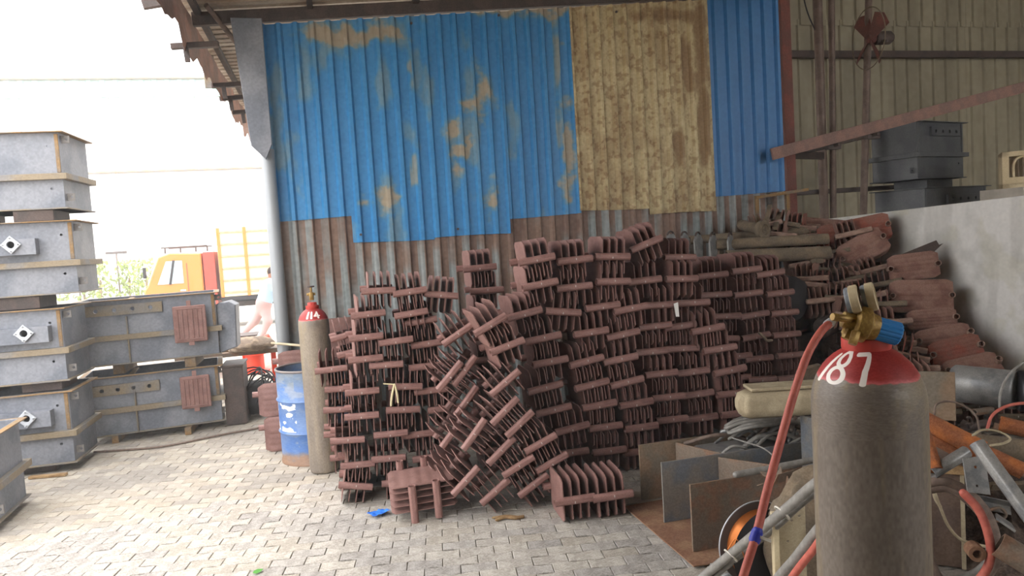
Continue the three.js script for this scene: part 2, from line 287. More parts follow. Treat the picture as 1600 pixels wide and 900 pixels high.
// ---------- roofs ----------
{
  const roof = struct('ceiling', 'corrugated roof sheets on dark rafters, open along the left eave');
  const turn = new THREE.Matrix4().makeRotationZ(0.067), slope = (x) => 3.85 + 0.067 * (x + 0.44);
  for (let i = 0; i < 17; i++) {
    const z = -12 + i * 1.05, g = corr(0, 1.08, -0.6, 5.3, 0.15, 0.03, 0.025, 0).applyMatrix4(new THREE.Matrix4().makeBasis(new THREE.Vector3(0, 0, 1), new THREE.Vector3(1, 0.067, 0), new THREE.Vector3(0, 1, 0)));
    part(roof, 'roof_sheet', g, M.roofSheet).position.set(-0.44, 3.85 + (i % 2) * 0.004, z);
  }
  for (const z of [-11.5, -6.76, -2.2, 2.4, 5.4]) { part(roof, 'rafter', bar([-0.95, slope(-0.95) - 0.085, z], [4.85, slope(4.85) - 0.085, z], 0.06, 0.11), M.darkSteel); }
  for (const x of [-0.9, 0.02, 0.95, 2.45, 3.9]) part(roof, 'purlin', bar([x, slope(x) - 0.03, -12], [x, slope(x) - 0.03, 5.8], 0.05, 0.055), M.darkSteel);
  const high = struct('ceiling_high'); part(high, 'high_roof', box(9, 0.08, 15.6, 9.1, 6.7, -2, 0), M.roofSheet);
  part(high, 'infill_panel', box(0.05, 2.6, 15.6, 4.85, 5.42, -2, 0), M.farSheet);
}
// ---------- gas cylinders ----------
// painted skin: u round the body, v along the outline; the crown is red down to a worn edge, with a hand-painted number
function cylinderSkin(digits, redFrom, centre, off) {
  const w = 1024, h = 1024, cv = document.createElement('canvas'); cv.width = w; cv.height = h; const c = cv.getContext('2d'), im = c.createImageData(w, h);
  for (let j = 0; j < h; j++) for (let i = 0; i < w; i++) {
    const u = i / w, v = 1 - j / h, n = fbm(u * 12 + off, v * 12, 4), g = (fbm(u * 128, v * 200, 2) - 0.5) * 26;
    let k = mix([128, 116, 100], [108, 98, 88], sm(0.35, 0.65, fbm(u * 8 + off, v * 3, 4)));
    k = mix(k, [134, 118, 88], 0.5 * sm(0.55, 0.72, fbm(u * 16, v * 5 + off, 4)));
    k = mix(k, [150, 146, 138], 0.55 * sm(0.62, 0.7, n) * sm(redFrom - 0.16, redFrom - 0.02, v));
    const red = mix([140, 34, 32], [158, 46, 40], fbm(u * 20, v * 20, 3)), edge = redFrom + (n - 0.5) * 0.035;
    k = mix(k, mix([196, 96, 96], red, sm(edge, edge + 0.03, v)), sm(edge - 0.006, edge + 0.004, v + (fbm(u * 60, v * 60, 2) - 0.5) * 0.016));
    const o = (j * w + i) * 4; im.data[o] = k[0] + g; im.data[o + 1] = k[1] + g; im.data[o + 2] = k[2] + g; im.data[o + 3] = 255;
  }
  c.putImageData(im, 0, 0); c.strokeStyle = '#e4ddd4'; c.lineCap = 'round'; c.lineJoin = 'round';
  digits(c, w, h, centre);
  const t = new THREE.CanvasTexture(cv); t.colorSpace = THREE.SRGBColorSpace; t.wrapS = THREE.RepeatWrapping; return std({ map: t, roughness: 0.55 });
}
const bodyOutline = [[0.001, 0.012], [0.09, 0.0], [0.108, 0.008], [0.116, 0.03], [0.116, 0.4], [0.116, 0.8], [0.116, 1.2], [0.116, 1.255]];
for (let k = 1; k <= 10; k++) { const a = k / 10 * 1.16; bodyOutline.push([0.116 * Math.cos(a), 1.255 + 0.13 * Math.sin(a)]); }
function cylinderBody(H1) {
  const pts = bodyOutline.map(([r, y]) => [r, y < 1.21 ? y * (H1 - 0.17) / 1.21 : y + H1 - 1.38]), g = new THREE.LatheGeometry(pts.map((p) => new THREE.Vector2(...p)), 64);
  const uv = g.attributes.uv, p = g.attributes.position; // v: 0..0.62 along the wall, 0.62..1 over the crown, so that the crown keeps detail
  for (let i = 0; i < uv.count; i++) { const y = p.getY(i), t = H1 - 0.16; uv.setY(i, y < t ? 0.55 * y / t : 0.55 + 0.45 * (y - t) / 0.16); }
  return g;
}
function stroke(c, pts, wd) { c.lineWidth = wd; c.beginPath(); pts.forEach(([x, y], i) => (i ? c.lineTo(x, y) : c.moveTo(x, y))); c.stroke(); }
function ellipse(c, x, y, a, b, wd) { c.lineWidth = wd; c.beginPath(); c.ellipse(x, y, a, b, 0, 0, 6.2832); c.stroke(); }
function gasCylinder(label, pos, H1, skin, turn) {
  const t = thing('gas_cylinder', label, 'gas cylinder', pos, turn);
  part(t, 'body', cylinderBody(H1), skin);
  part(t, 'neck_ring', lathe([[0.046, H1 - 0.012], [0.05, H1 - 0.004], [0.05, H1 + 0.018], [0.036, H1 + 0.021], [0.034, H1 + 0.04], [0.03, H1 + 0.043], [0.0, H1 + 0.043]], 28), std({ color: 0xa83228, roughness: 0.6 }));
  return t;
}
// near cylinder: 187, the first stroke round the left flank
const near = gasCylinder('tall worn gas cylinder with red shoulder numbered 187, in the right foreground', [1.12, 0, -1.345], 1.425, cylinderSkin((c, w, h, x) => {
  stroke(c, [[x - 122, 196], [x - 92, 44]], 20);
  ellipse(c, x - 40, 62, 25, 38, 20); ellipse(c, x - 48, 152, 30, 44, 20);
  stroke(c, [[x + 22, 34], [x + 82, 30], [x + 58, 120], [x + 50, 192]], 21);
}, 0.82, 448, 0), rad(140));
const nv = part(near, 'valve', merge([rod([0, 1.466, 0], [0, 1.495, 0], 0.02, 16)]), M.brass);
const farCyl = gasCylinder('tall gas cylinder with red shoulder numbered 114, standing beside the blue drum', [-0.14, 0, -5.83], 1.28, cylinderSkin((c, w, h, x) => {
  stroke(c, [[x - 60, 210], [x - 52, 80]], 26); stroke(c, [[x - 10, 210], [x - 6, 80]], 26); stroke(c, [[x + 74, 210], [x + 70, 80], [x + 30, 165], [x + 92, 161]], 24);
}, 0.75, 500, 5), rad(181));
part(farCyl, 'valve', merge([rod([0, 1.34, 0], [0, 1.4, 0], 0.018, 14), rod([-0.03, 1.385, 0.01], [0.035, 1.385, 0.01], 0.011, 10), rod([0, 1.4, 0], [0, 1.44, 0], 0.008, 10)]), M.brass);
part(farCyl, 'handwheel', new THREE.TorusGeometry(0.022, 0.006, 8, 20).rotateX(Math.PI / 2).translate(0, 1.445, 0), M.darkSteel);

// ---------- regulator on the near cylinder ----------
{
  const t = thing('gas_regulator', 'brass gas regulator with two gauges on the near cylinder', 'regulator', [1.115, 1.455, -1.345], 0);
  const ax = new THREE.Vector3(0.83, -0.3, 0.35).normalize(), along = (g) => g.applyQuaternion(new THREE.Quaternion().setFromUnitVectors(new THREE.Vector3(0, 1, 0), ax));
  const C = [-0.036, 0.024, 0.03], off = (g) => along(g).translate(...C);
  part(t, 'body', off(lathe([[0, -0.035], [0.017, -0.034], [0.02, -0.012], [0.034, -0.008], [0.038, 0.0], [0.038, 0.014], [0.03, 0.019], [0.026, 0.036], [0.014, 0.04], [0.014, 0.05], [0, 0.05]], 32)), M.brass);
  part(t, 'inlet_nut', merge([rod([-0.045, 0, 0.014], [-0.052, 0.012, 0.02], 0.017, 6), rod([-0.07, -0.006, 0.03], [-0.058, 0.012, 0.03], 0.01, 6)]), M.brass);
  const outline = []; for (let k = 0; k < 48; k++) { const a = k / 48 * 6.2832, r = 0.025 + (k % 3 === 0 ? -0.002 : 0); outline.push([r * Math.cos(a), r * Math.sin(a)]); }
  part(t, 'adjusting_knob', off(extrude(outline, 0.044, 0.003).rotateX(-Math.PI / 2).translate(0, 0.036, 0)), M.knob);
  part(t, 'hose_barb', rod([-0.05, 0.034, 0.035], [-0.106, 0.045, 0.036], 0.008, 12), M.brass);
  part(t, 'relief_plug', rod([-0.06, 0.012, 0.05], [-0.074, -0.014, 0.054], 0.0095, 6), M.brass);
  const gauge = (x, y, z, s) => {
    const g = new THREE.Vector3(0.68, 0.18, 0.62).normalize(), qq = new THREE.Quaternion().setFromUnitVectors(new THREE.Vector3(0, 1, 0), g);
    const p = part(t, 'gauge', lathe([[0, -0.012], [0.026, -0.011], [0.0285, -0.007], [0.0285, 0.006]], 32).applyQuaternion(qq).translate(x, y, z), std({ color: 0x6f7378, roughness: 0.5 }));
    part(p, 'gauge_rim', lathe([[0.0285, -0.002], [0.031, -0.001], [0.031, 0.014], [0.027, 0.016], [0.026, 0.012], [0, 0.012]], 32).applyQuaternion(qq).translate(x, y, z), M.cream);
    part(p, 'gauge_stem', rod([x, y - 0.024, z], [C[0] + (x - C[0]) * 0.5, C[1] + 0.025, C[2] + (z - C[2]) * 0.4], 0.006, 10), M.brass);
  };
  gauge(-0.046, 0.074, 0.022); gauge(-0.002, 0.076, 0.018);
}
// red hose from the regulator down to the floor in front
{
  const hose = solo('gas_hose', 'red rubber gas hose hanging from the near regulator', 'hose', tube(
    [[1.027, 1.485, -1.336], [0.988, 1.47, -1.318], [0.939, 1.43, -1.297], [0.887, 1.358, -1.274], [0.836, 1.273, -1.25], [0.793, 1.187, -1.235], [0.753, 1.107, -1.218], [0.724, 1.049, -1.212], [0.677, 0.959, -1.197], [0.613, 0.795, -1.191], [0.55, 0.35, -1.2], [0.42, 0.05, -1.25], [0.2, 0.012, -1.05], [-0.2, 0.012, -0.5]], 0.0085, 140, 10), M.hoseRed);
  part(hose, 'tape', tube([[0.757, 1.116, -1.218], [0.75, 1.098, -1.219]], 0.0108, 6, 12), M.tape, 'blue tape wound round the hose');
  part(hose, 'tape_tail', bar([0.75, 1.111, -1.215], [0.77, 1.104, -1.193], 0.001, 0.006), M.tie);
  part(hose, 'hose_clip', tube([[1.027, 1.485, -1.335], [1.015, 1.48, -1.333]], 0.0102, 4, 10), M.galv);
}
// ---------- blue drum ----------
{
  const drumTex = tex(512, 512, 1, 1, (u, v) => {
    const g = (fbm(u * 100, v * 100, 2) - 0.5) * 16, n = fbm(u * 14, v * 9, 5);
    let k = mix([70, 104, 158], [92, 118, 160], sm(0.35, 0.65, fbm(u * 9, v * 4, 4)));
    k = mix(k, [140, 142, 146], 0.7 * sm(0.52, 0.66, fbm(u * 12 + 7, v * 12, 4)) * sm(0.2, 0.6, Math.abs(v - 0.5) + 0.25));
    k = mix(k, [126, 96, 74], sm(0.17, 0.06, v + (n - 0.5) * 0.16)); k = mix(k, [104, 112, 116], 0.6 * sm(0.75, 0.95, v + (n - 0.5) * 0.3));
    if (v > 0.36 && v < 0.66) k = mix(k, [222, 220, 214], sm(0.56, 0.6, fbm(u * 26 + 3, v * 26, 4)) * sm(0.3, 0.02, Math.abs(u - 0.93)));
    return k.map((c) => c + g);
  });
  drumTex.repeat.set(1, 1);
  const t = thing('oil_drum', 'open blue steel drum with worn paint and white smears behind the gas cylinder', 'drum', [-0.2, 0, -6.28], -0.5);
  const R = 0.285, prof = [[0, 0.012], [R - 0.01, 0.012], [R + 0.006, 0], [R + 0.006, 0.02], [R, 0.03], [R, 0.24], [R + 0.012, 0.26], [R, 0.28], [R, 0.5], [R + 0.012, 0.52], [R, 0.54], [R, 0.76], [R - 0.008, 0.76], [R - 0.008, 0.03], [0, 0.03]];
  const g = lathe(prof, 56), uv = g.attributes.uv, p = g.attributes.position; for (let i = 0; i < uv.count; i++) uv.setY(i, p.getY(i) / 0.77);
  part(t, 'drum_body', g, std({ map: drumTex, roughness: 0.5 }));
  part(t, 'rim', new THREE.TorusGeometry(R, 0.01, 8, 56).rotateX(Math.PI / 2).translate(0, 0.763, 0), std({ map: mottled([128, 116, 108], [104, 96, 96], 0.3, 6), roughness: 0.6 }));
}
solo('wooden_stick', 'thin pale stick reaching from the post to the tall cylinder', 'stick', rod([-0.53, 0.935, -6.72], [-0.16, 0.965, -5.95], 0.011, 8), M.beige);

// ---------- transformer tanks ----------
const hollowBox = (w, h, d, t, holes = []) => merge([muv(extrude([[-w / 2, 0], [w / 2, 0], [w / 2, h], [-w / 2, h]], t, 0, holes)).translate(0, 0, d / 2 - t), box(w, h, t, 0, h / 2, -d / 2 + t / 2), box(t, h, d - 2 * t, w / 2 - t / 2, h / 2, 0), box(t, h, d - 2 * t, -w / 2 + t / 2, h / 2, 0), box(w, t, d, 0, t / 2, 0)]);
const ring = (w, d, out, hgt, y, t = 0.006) => merge([box(w + 2 * out, hgt, out + 0.002, 0, y, d / 2 + out / 2), box(w + 2 * out, hgt, out + 0.002, 0, y, -d / 2 - out / 2), box(out + 0.002, hgt, d, w / 2 + out / 2, y, 0), box(out + 0.002, hgt, d, -w / 2 - out / 2, y, 0)]);
function tank(label, pos, ry, { w = 1.15, h = 0.62, d = 0.62, body = M.tank, rim = M.primer, bandMat = M.band, flange, holes, hangs, splits }) {
  const t = thing('transformer_tank', label, 'steel tank', pos, ry);
  const plateHoles = holes ? [0, 1, 2, 3].map((k) => [holes[0] + (holes[1] - holes[0]) * (0.14 + k * 0.235), holes[2], 0.019]) : [], boltHoles = [0.17, h - 0.12].map((y) => [w / 2 - 0.09, y, 0.011]);
  part(t, 'shell', hollowBox(w, h, d, 0.008, [...plateHoles, ...boltHoles]), body);
  part(t, 'top_flange', ring(w, d, 0.045, 0.01, h - 0.005), rim);
  part(t, 'top_brace', box(0.05, 0.012, d, -w * 0.16, h - 0.02, 0), rim);
  part(t, 'stiffening_band', ring(w, d, 0.045, 0.05, h * 0.42), bandMat);
  part(t, 'base_plate', box(w + 0.05, 0.012, d + 0.05, 0, 0.006, 0), bandMat);
  for (const s of [-1, 1]) part(t, 'corner_rib', box(0.03, h * 0.5, 0.008, s * (w / 2 - 0.02), h * 0.72, d / 2 + 0.005), rim);
  for (const [s, y] of [[1, 0.1], [1, h - 0.06], [-1, 0.1]]) part(t, 'lug', muv(extrude([[-0.03, -0.03], [0.03, -0.03], [0.03, 0.03], [-0.03, 0.03]], 0.01, 0.001, [[0.008, 0, 0.011]])).translate(s * (w / 2 + 0.03), y, d / 2 - 0.06), bandMat);
  if (flange) {
    const [x, y, size] = flange;
    part(t, 'terminal_box', merge([muv(extrude([[-0.25, -0.065], [0.25, -0.065], [0.25, 0.065], [-0.25, 0.065]], 0.006, 0, [[0.08, 0.02, size * 0.55]])).translate(x - 0.08, y - 0.02, d / 2 + 0.084), box(0.5, 0.006, 0.088, x - 0.08, y + 0.042, d / 2 + 0.044), box(0.5, 0.006, 0.088, x - 0.08, y - 0.082, d / 2 + 0.044), box(0.006, 0.13, 0.088, x + 0.167, y - 0.02, d / 2 + 0.044), box(0.006, 0.13, 0.088, x - 0.327, y - 0.02, d / 2 + 0.044)]), body);
    const o = extrude([[-size, -size], [size, -size], [size, size], [-size, size]], 0.012, 0.002, [[0, 0, size * 0.55]]).rotateZ(Math.PI / 4).translate(x, y, d / 2 + 0.1);
    const f = part(t, 'bushing_flange', o, M.galv, 'pale square flange with a round opening');
    part(f, 'flange_neck', rod([x, y, d / 2 + 0.088], [x, y, d / 2 + 0.102], size * 0.62, 24, size * 0.55), M.galv);
    for (let k = 0; k < 4; k++) { const a = k * Math.PI / 2, c = size * 1.05; part(f, 'stud', rod([x + c * Math.cos(a), y + c * Math.sin(a), d / 2 + 0.1], [x + c * Math.cos(a), y + c * Math.sin(a), d / 2 + 0.15], 0.006, 8), M.galv); }
  }
  if (holes) {
    const [x0, x1, y] = holes;
    part(t, 'hole_plate', muv(extrude([[x0, y - 0.05], [x1, y - 0.05], [x1, y + 0.05], [x0, y + 0.05]], 0.025, 0.002, plateHoles)).translate(0, 0, d / 2), bandMat);
  }
  if (splits) for (const x of splits) part(t, 'stiffener', box(0.012, h * 0.72, 0.045, x, h * 0.37, d / 2 + 0.022), bandMat);
  if (hangs) {
    const [x, y, ww, hh] = hangs, r = part(t, 'small_radiator', merge([box(ww, hh, 0.03, x, y, d / 2 + 0.1, 0.012), ...[-0.36, -0.22, -0.08, 0.08, 0.22, 0.36].map((k) => box(ww * 0.05, hh * 0.78, 0.012, x + k * ww, y, d / 2 + 0.117, 0.005)), box(ww * 0.8, 0.012, 0.012, x, y + hh * 0.42, d / 2 + 0.116, 0.004), box(ww * 0.8, 0.012, 0.012, x, y - hh * 0.42, d / 2 + 0.116, 0.004)]), M.radiator, 'red-brown ribbed panel hung on the tank');
    part(r, 'hanger', merge([box(0.04, 0.06, 0.02, x, y + hh / 2 + 0.02, d / 2 + 0.1), box(0.05, 0.04, 0.02, x, y - hh / 2 - 0.012, d / 2 + 0.1), rod([x, y + hh * 0.3, d / 2], [x, y + hh * 0.3, d / 2 + 0.1], 0.02, 10)]), M.radiator);
  }
  return t;
}
{
  const col = [[-2.775, 0.07, -7.11, 'bottom'], [-2.775, 0.765, -7.13, 'second'], [-2.65, 1.49, -7.17, 'third'], [-2.66, 2.2, -7.2, 'top']];
  col.forEach(([x, y, z, k], i) => tank(k === 'bottom' ? 'open grey steel tank with a square flange, lowest of the left stack' : `grey steel tank, ${k} of the left stack` + (i < 3 ? ', with a square flange' : ' and bare on its front'), [x, y, z], i === 2 ? 0.03 : i === 3 ? -0.04 : 0, { w: 1.18, h: i === 3 ? 0.64 : 0.615, flange: i < 3 ? [[0.3, 0.34, 0.16][i], 0.43, 0.052] : null }));
  // timber packers between the tanks
  const packers = [[-2.5, 0.03, 'under the lowest tank of the left stack', 0.07], [-2.4, 0.725, 'between the first and second tank of the left stack', 0.08], [-2.5, 1.4365, 'between the second and third tank of the left stack', 0.107], [-2.33, 2.153, 'between the third and top tank of the left stack', 0.094]];
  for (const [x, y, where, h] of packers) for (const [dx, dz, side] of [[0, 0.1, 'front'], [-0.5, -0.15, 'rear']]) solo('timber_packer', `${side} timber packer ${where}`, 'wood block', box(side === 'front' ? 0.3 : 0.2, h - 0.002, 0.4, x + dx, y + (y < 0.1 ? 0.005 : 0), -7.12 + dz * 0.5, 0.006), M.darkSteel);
  tank('grey tank with four-hole plate and hung red panel, standing on the ground', [-1.78, 0.075, -8.02], 0.13, { w: 1.2, h: 0.57, d: 0.6, holes: [-0.52, 0.06, 0.44], splits: [-0.16], hangs: [0.38, 0.34, 0.27, 0.32] });
  tank('grey tank with four-hole plate and hung red panel, stacked upon another', [-1.76, 0.745, -8.06], 0.13, { w: 1.2, h: 0.63, d: 0.6, holes: [-0.55, 0.12, 0.53], splits: [-0.2], hangs: [0.36, 0.34, 0.3, 0.36] });
  for (const [x, lab] of [[-2.1, 'left'], [-1.45, 'right']]) {
    solo('channel_foot', `${lab} steel channel under the four-hole tank on the ground`, 'channel', box(0.06, 0.073, 0.7, x, 0.037, -8.0, 0.004), M.primer);
    solo('steel_spacer', `${lab} steel spacer between the two tanks with four-hole plates`, 'spacer', box(0.1, 0.097, 0.5, x + 0.05, 0.694, -8.05, 0.004), M.primer);
  }
  tank('open grey tank cut by the left edge, nearest of the tanks', [-2.84, 0.05, -5.66], 0.05, { w: 1.16, h: 0.58, d: 0.66 });
  for (const [z, l] of [[-5.45, 'near'], [-5.9, 'far']]) solo('timber_packer', `${l} timber packer under the nearest tank at the left edge`, 'wood block', box(0.9, 0.047, 0.08, -2.9, 0.0245, z, 0.006), M.wood);
  // dark tanks behind the white wall, on a plinth that stands there
  const ry = 0.26, p = struct('plinth', 'concrete plinth behind the white wall'); part(p, 'plinth_block', box(1.5, 1.4, 0.9, 0, 0.7, 0), M.concrete); p.position.set(6.85, 0, -7.22); p.rotation.y = ry;
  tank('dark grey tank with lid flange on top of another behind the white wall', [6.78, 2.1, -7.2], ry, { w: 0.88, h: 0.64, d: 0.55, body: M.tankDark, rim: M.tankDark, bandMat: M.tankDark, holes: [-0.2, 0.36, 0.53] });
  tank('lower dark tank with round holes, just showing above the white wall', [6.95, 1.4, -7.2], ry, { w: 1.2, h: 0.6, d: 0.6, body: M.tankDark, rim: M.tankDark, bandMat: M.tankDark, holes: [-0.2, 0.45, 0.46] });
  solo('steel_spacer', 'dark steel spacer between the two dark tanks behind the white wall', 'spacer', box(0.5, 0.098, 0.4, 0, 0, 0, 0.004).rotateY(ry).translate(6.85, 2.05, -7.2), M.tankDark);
}
// ---------- radiators: pressed-steel fins joined by two header pipes ----------
// one fin: rounded corners, six raised channels along its length (z), width along y, thickness along x
function finGeometry(W = 0.27, L = 0.3, rib = 0.0012) {
  const NU = 26, vs = [0, 0.02, 0.07, 0.13, 0.87, 0.93, 0.98, 1], half = W / 2, ch = 0.045, P = [], I = [];
  for (const side of [1, -1]) for (const v of vs) for (let i = 0; i <= NU; i++) {
    const u = i / NU * 2 - 1, zz = v * L, e = Math.min(zz, L - zz), w = half - (e < ch ? (ch - e) * 0.55 : 0);
    const lobe = Math.abs(Math.sin((u + 1) / 2 * Math.PI * 6)) * (v > 0.1 && v < 0.9 ? 1 : 0) * (Math.abs(u) > 0.97 ? 0 : 1);
    P.push(side * (0.0029 + rib * lobe), u * w, -zz);
  }
  const n = NU + 1, m = vs.length;
  for (let s = 0; s < 2; s++) for (let j = 0; j < m - 1; j++) for (let i = 0; i < NU; i++) { const a = s * n * m + j * n + i, b = a + 1, c = a + n, d = c + 1; s ? I.push(a, b, c, b, d, c) : I.push(a, c, b, b, c, d); }
  const edge = [];
  for (let i = 0; i <= NU; i++) edge.push(i);
  for (let j = 1; j < m; j++) edge.push(j * n + NU);
  for (let i = NU - 1; i >= 0; i--) edge.push((m - 1) * n + i);
  for (let j = m - 2; j > 0; j--) edge.push(j * n);
  edge.forEach((a, k) => { const b = edge[(k + 1) % edge.length], o = n * m; I.push(a, b, a + o, b, b + o, a + o); });
  let g = new THREE.BufferGeometry(); g.setAttribute('position', new THREE.Float32BufferAttribute(P, 3)); g.setIndex(I);
  g = toCreasedNormals(g, 0.5); return muv(g);
}
const finGeo = finGeometry(), headGeo = rod([-0.12, 0, 0], [0.12, 0, 0], 0.0245, 18, 0.019);
const weldGeo = box(0.006, 0.012, 0.004, 0.004, 0.006, 0.0243, 0);
const FIN_AT = [-0.083, -0.033, 0.017, 0.067];
function makeRadiator(name, label, mats, group) {
  const t = thing(name, label, 'radiator', [0, 0, 0], 0, group);
  for (const x of FIN_AT) part(t, 'fin', finGeo, mats[0]).position.set(x, 0, 0.002);
  for (const z of [0, -0.296]) { const h = part(t, 'header_pipe', headGeo, mats[1]); h.position.z = z; if (!z) part(h, 'weld_mark', weldGeo, M.weld); }
  return t;
}
const PILE = [
  ['set back behind the tall cylinder', -5.35, 0.95, [[0.023,0.22,-1.4,0], [-0.008,0.394,-2.7,1], [0.003,0.567,-3.0,0], [0.023,0.716,-1.7,1], [-0.033,0.862,1.8,0], [0.128,0.975,8.8,1], [0.089,1.098,11.4,1]]],
  ['leftmost front column', -4.95, 0.94, [[0.067,0.125,-11.8,0], [0.091,0.267,-2.8,1], [0.037,0.441,-3.2,0], [0.142,0.595,-1.3,1], [0.158,0.754,-1.0,1], [0.196,0.974,0.0,1], [0.209,1.12,0.8,1], [0.237,1.27,2.1,1], [0.314,1.422,-1.2,1]]],
  ['second front column from the left', -4.95, 0.95, [[0.354,0.104,-3.2,0], [0.298,0.282,-2.5,0], [0.324,0.449,-1.1,1], [0.42,0.6,-4.6,0], [0.447,0.758,-5.1,1], [0.329,0.919,-1.3,1], [0.406,1.075,2.8,1], [0.52,1.251,5.4,1], [0.521,1.4,4.1,1]]],
  ['third front column from the left', -4.98, 0.97, [[0.577,0.243,1.0,1], [0.512,0.413,-0.5,1], [0.707,0.569,0.8,1], [0.621,0.707,0.5,1], [0.597,0.877,0.8,0], [0.622,1.031,2.7,0], [0.58,1.188,5.3,0], [0.737,1.36,-8.9,1]]],
  ['half-hidden column behind the fallen ones', -5.3, 1.04, [[1.126,1.343,0.0,0], [1.086,1.514,1.6,1]]],
  ['left slanting column', -4.62, 0.97, [[0.68,0.264,49.6,0], [0.697,0.492,48.8,1], [0.801,0.685,48.6,1], [0.704,0.86,46.1,1], [0.806,0.881,48.0,0], [0.776,1.12,29.6,0]]],
  ['middle slanting column', -4.37, 0.95, [[0.901,0.151,34.8,0], [0.721,0.243,41.8,0], [0.954,0.402,39.0,0], [0.793,0.527,49.9,0], [0.993,0.649,39.1,0], [1.008,0.827,36.1,0], [1.038,1.049,15.4,0], [0.94,1.192,25.9,1]]],
  ['low slanting column beside the upright pair', -4.36, 0.94, [[1.145,0.158,29.3,0], [1.279,0.284,22.7,1], [1.054,0.296,25.6,0], [1.207,0.42,21.9,0], [1.08,0.56,36.9,1]]],
  ['first upright column right of the slanting ones', -4.7, 1.04, [[1.531,0.394,6.1,1], [1.41,0.536,7.6,0], [1.358,0.695,7.9,0], [1.406,0.867,5.0,0], [1.368,1.031,6.9,0], [1.244,1.207,9.8,1], [1.365,1.395,6.9,0], [1.354,1.564,6.9,1]]],
  ['second upright column right of the slanting ones', -4.75, 1.06, [[1.816,0.181,-0.8,0], [1.794,0.358,-0.3,0], [1.754,0.519,3.6,1], [1.712,0.666,6.6,1], [1.681,0.835,7.9,0], [1.727,1.033,3.4,1], [1.528,1.194,-8.0,1], [1.625,1.356,1.7,0], [1.639,1.541,2.2,0]]],
  ['third upright column right of the slanting ones', -4.78, 1.07, [[2.073,0.316,0.0,1], [2.046,0.49,2.4,1], [1.981,0.65,7.3,0], [1.943,0.819,5.6,0], [1.974,0.991,5.9,1], [2.044,1.169,5.7,0], [1.834,1.202,2.5,1], [1.922,1.37,-3.0,0], [1.93,1.545,-3.7,1]]],
  ['fourth upright column right of the slanting ones', -4.88, 1.07, [[2.365,0.312,-1.9,0], [2.341,0.485,-0.9,0], [2.298,0.661,0.3,1], [2.236,0.832,-0.6,1], [2.264,1.016,0.8,1], [2.331,1.165,-1.7,1], [2.501,1.344,-2.9,1], [2.208,1.352,2.5,1], [2.227,1.614,18.0,1]]],
  ['fifth upright column right of the slanting ones', -4.98, 1.09, [[2.653,0.271,0.2,1], [2.629,0.455,1.4,1], [2.602,0.629,1.6,1], [2.526,0.814,-2.5,1], [2.518,0.982,3.4,0], [2.631,1.15,-1.7,0], [2.54,1.498,-3.7,0]]],
  ['sixth upright column, above the wire bin', -4.93, 1.14, [[2.94,0.277,0.4,0], [2.913,0.435,0.6,0], [2.887,0.613,5.1,0], [2.811,0.787,3.2,0], [2.72,0.945,5.1,0]]],
  ['left shaded column at the back right', -5.35, 1.1, [[3.206,0.634,-0.7,0], [3.094,0.793,-5.5,0], [3.112,0.976,-2.0,1], [3.035,1.158,-1.0,1], [3.014,1.318,1.5,0]]],
  ['middle shaded column at the back right', -5.35, 1.1, [[3.444,0.239,-5.2,0], [3.421,0.421,-2.6,1], [3.409,0.594,-0.7,1], [3.381,0.783,3.9,1], [3.383,0.962,3.8,1], [3.321,1.143,2.4,0], [3.327,1.338,2.8,0]]],
  ['right shaded column at the back right', -5.35, 1.1, [[3.733,0.219,-3.4,1], [3.711,0.4,0.4,1], [3.699,0.595,-1.5,0], [3.667,0.772,-0.8,1], [3.664,0.955,0.4,0], [3.619,1.125,1.2,1], [3.542,1.294,3.9,1]]],
];

const ORD = ['lowest', 'second', 'third', 'fourth', 'fifth', 'sixth', 'seventh', 'eighth', 'ninth'];
const proto = makeRadiator('radiator', '', [M.radiator, M.header]);
let first = true;
function radiatorAt(label, x, y, z, tilt, flip, s, opts = {}) {
  const r = first ? proto : copy(proto); first = false; r.userData.label = label; r.userData.group = opts.group ?? 'red-brown radiators stacked in the big pile';
  r.position.set(x, y, z); r.rotation.order = 'YXZ'; r.rotation.set(rad(opts.pitch ?? 0), rad(opts.yaw ?? 0), rad(tilt)); r.scale.setScalar(s);
  if (flip) r.rotateZ(Math.PI);
  if (opts.mats) r.traverse((m) => { if (m.name === 'fin') m.material = opts.mats[0]; if (m.name === 'header_pipe') m.material = opts.mats[1]; });
  return r;
}
for (const [where, z, s, rows] of PILE) {
  const slant = where.includes('slanting') && !where.includes('upright') || where.includes('low slanting');
  rows.forEach(([x, y, t, f], k) => {
    const name = k === rows.length - 1 && k > 1 ? 'top' : ORD[k];
    radiatorAt(`red-brown radiator, ${name} in the ${where}`, x, y, z + rr(-0.012, 0.012), t, f, s, { yaw: rr(-3, 3), pitch: rr(-2, 2) });
  });
  if (slant || where.includes('against')) continue;
  // the row behind, seen through the gaps, and what carries the lowest visible layer
  if (!where.includes('behind the tall')) rows.forEach(([x, y, t, f], k) => { if (k < rows.length - 1) radiatorAt(`red-brown radiator behind the ${ORD[k]} of the ${where}`, x * (1 - 0.36 * s / z), 1.7 + (y - 1.7) * (1 - 0.36 * s / z), z - 0.36 * s, t * 0.6, f, s, { yaw: rr(-2, 2), group: 'radiators in the row behind the front columns' }); });
  for (let y = rows[0][1] - 0.166 * s, k = 0; y > 0.1; y -= 0.166 * s, k++) radiatorAt(`red-brown radiator, ${['first', 'second', 'third', 'fourth', 'fifth', 'sixth', 'seventh', 'eighth'][k]} hidden beneath the ${where}`, rows[0][0] + 0.012 * (k % 2 ? 1 : -1), y, z - 0.012, 0, k % 2, s, { group: 'radiators near the floor under the ' + where });
}
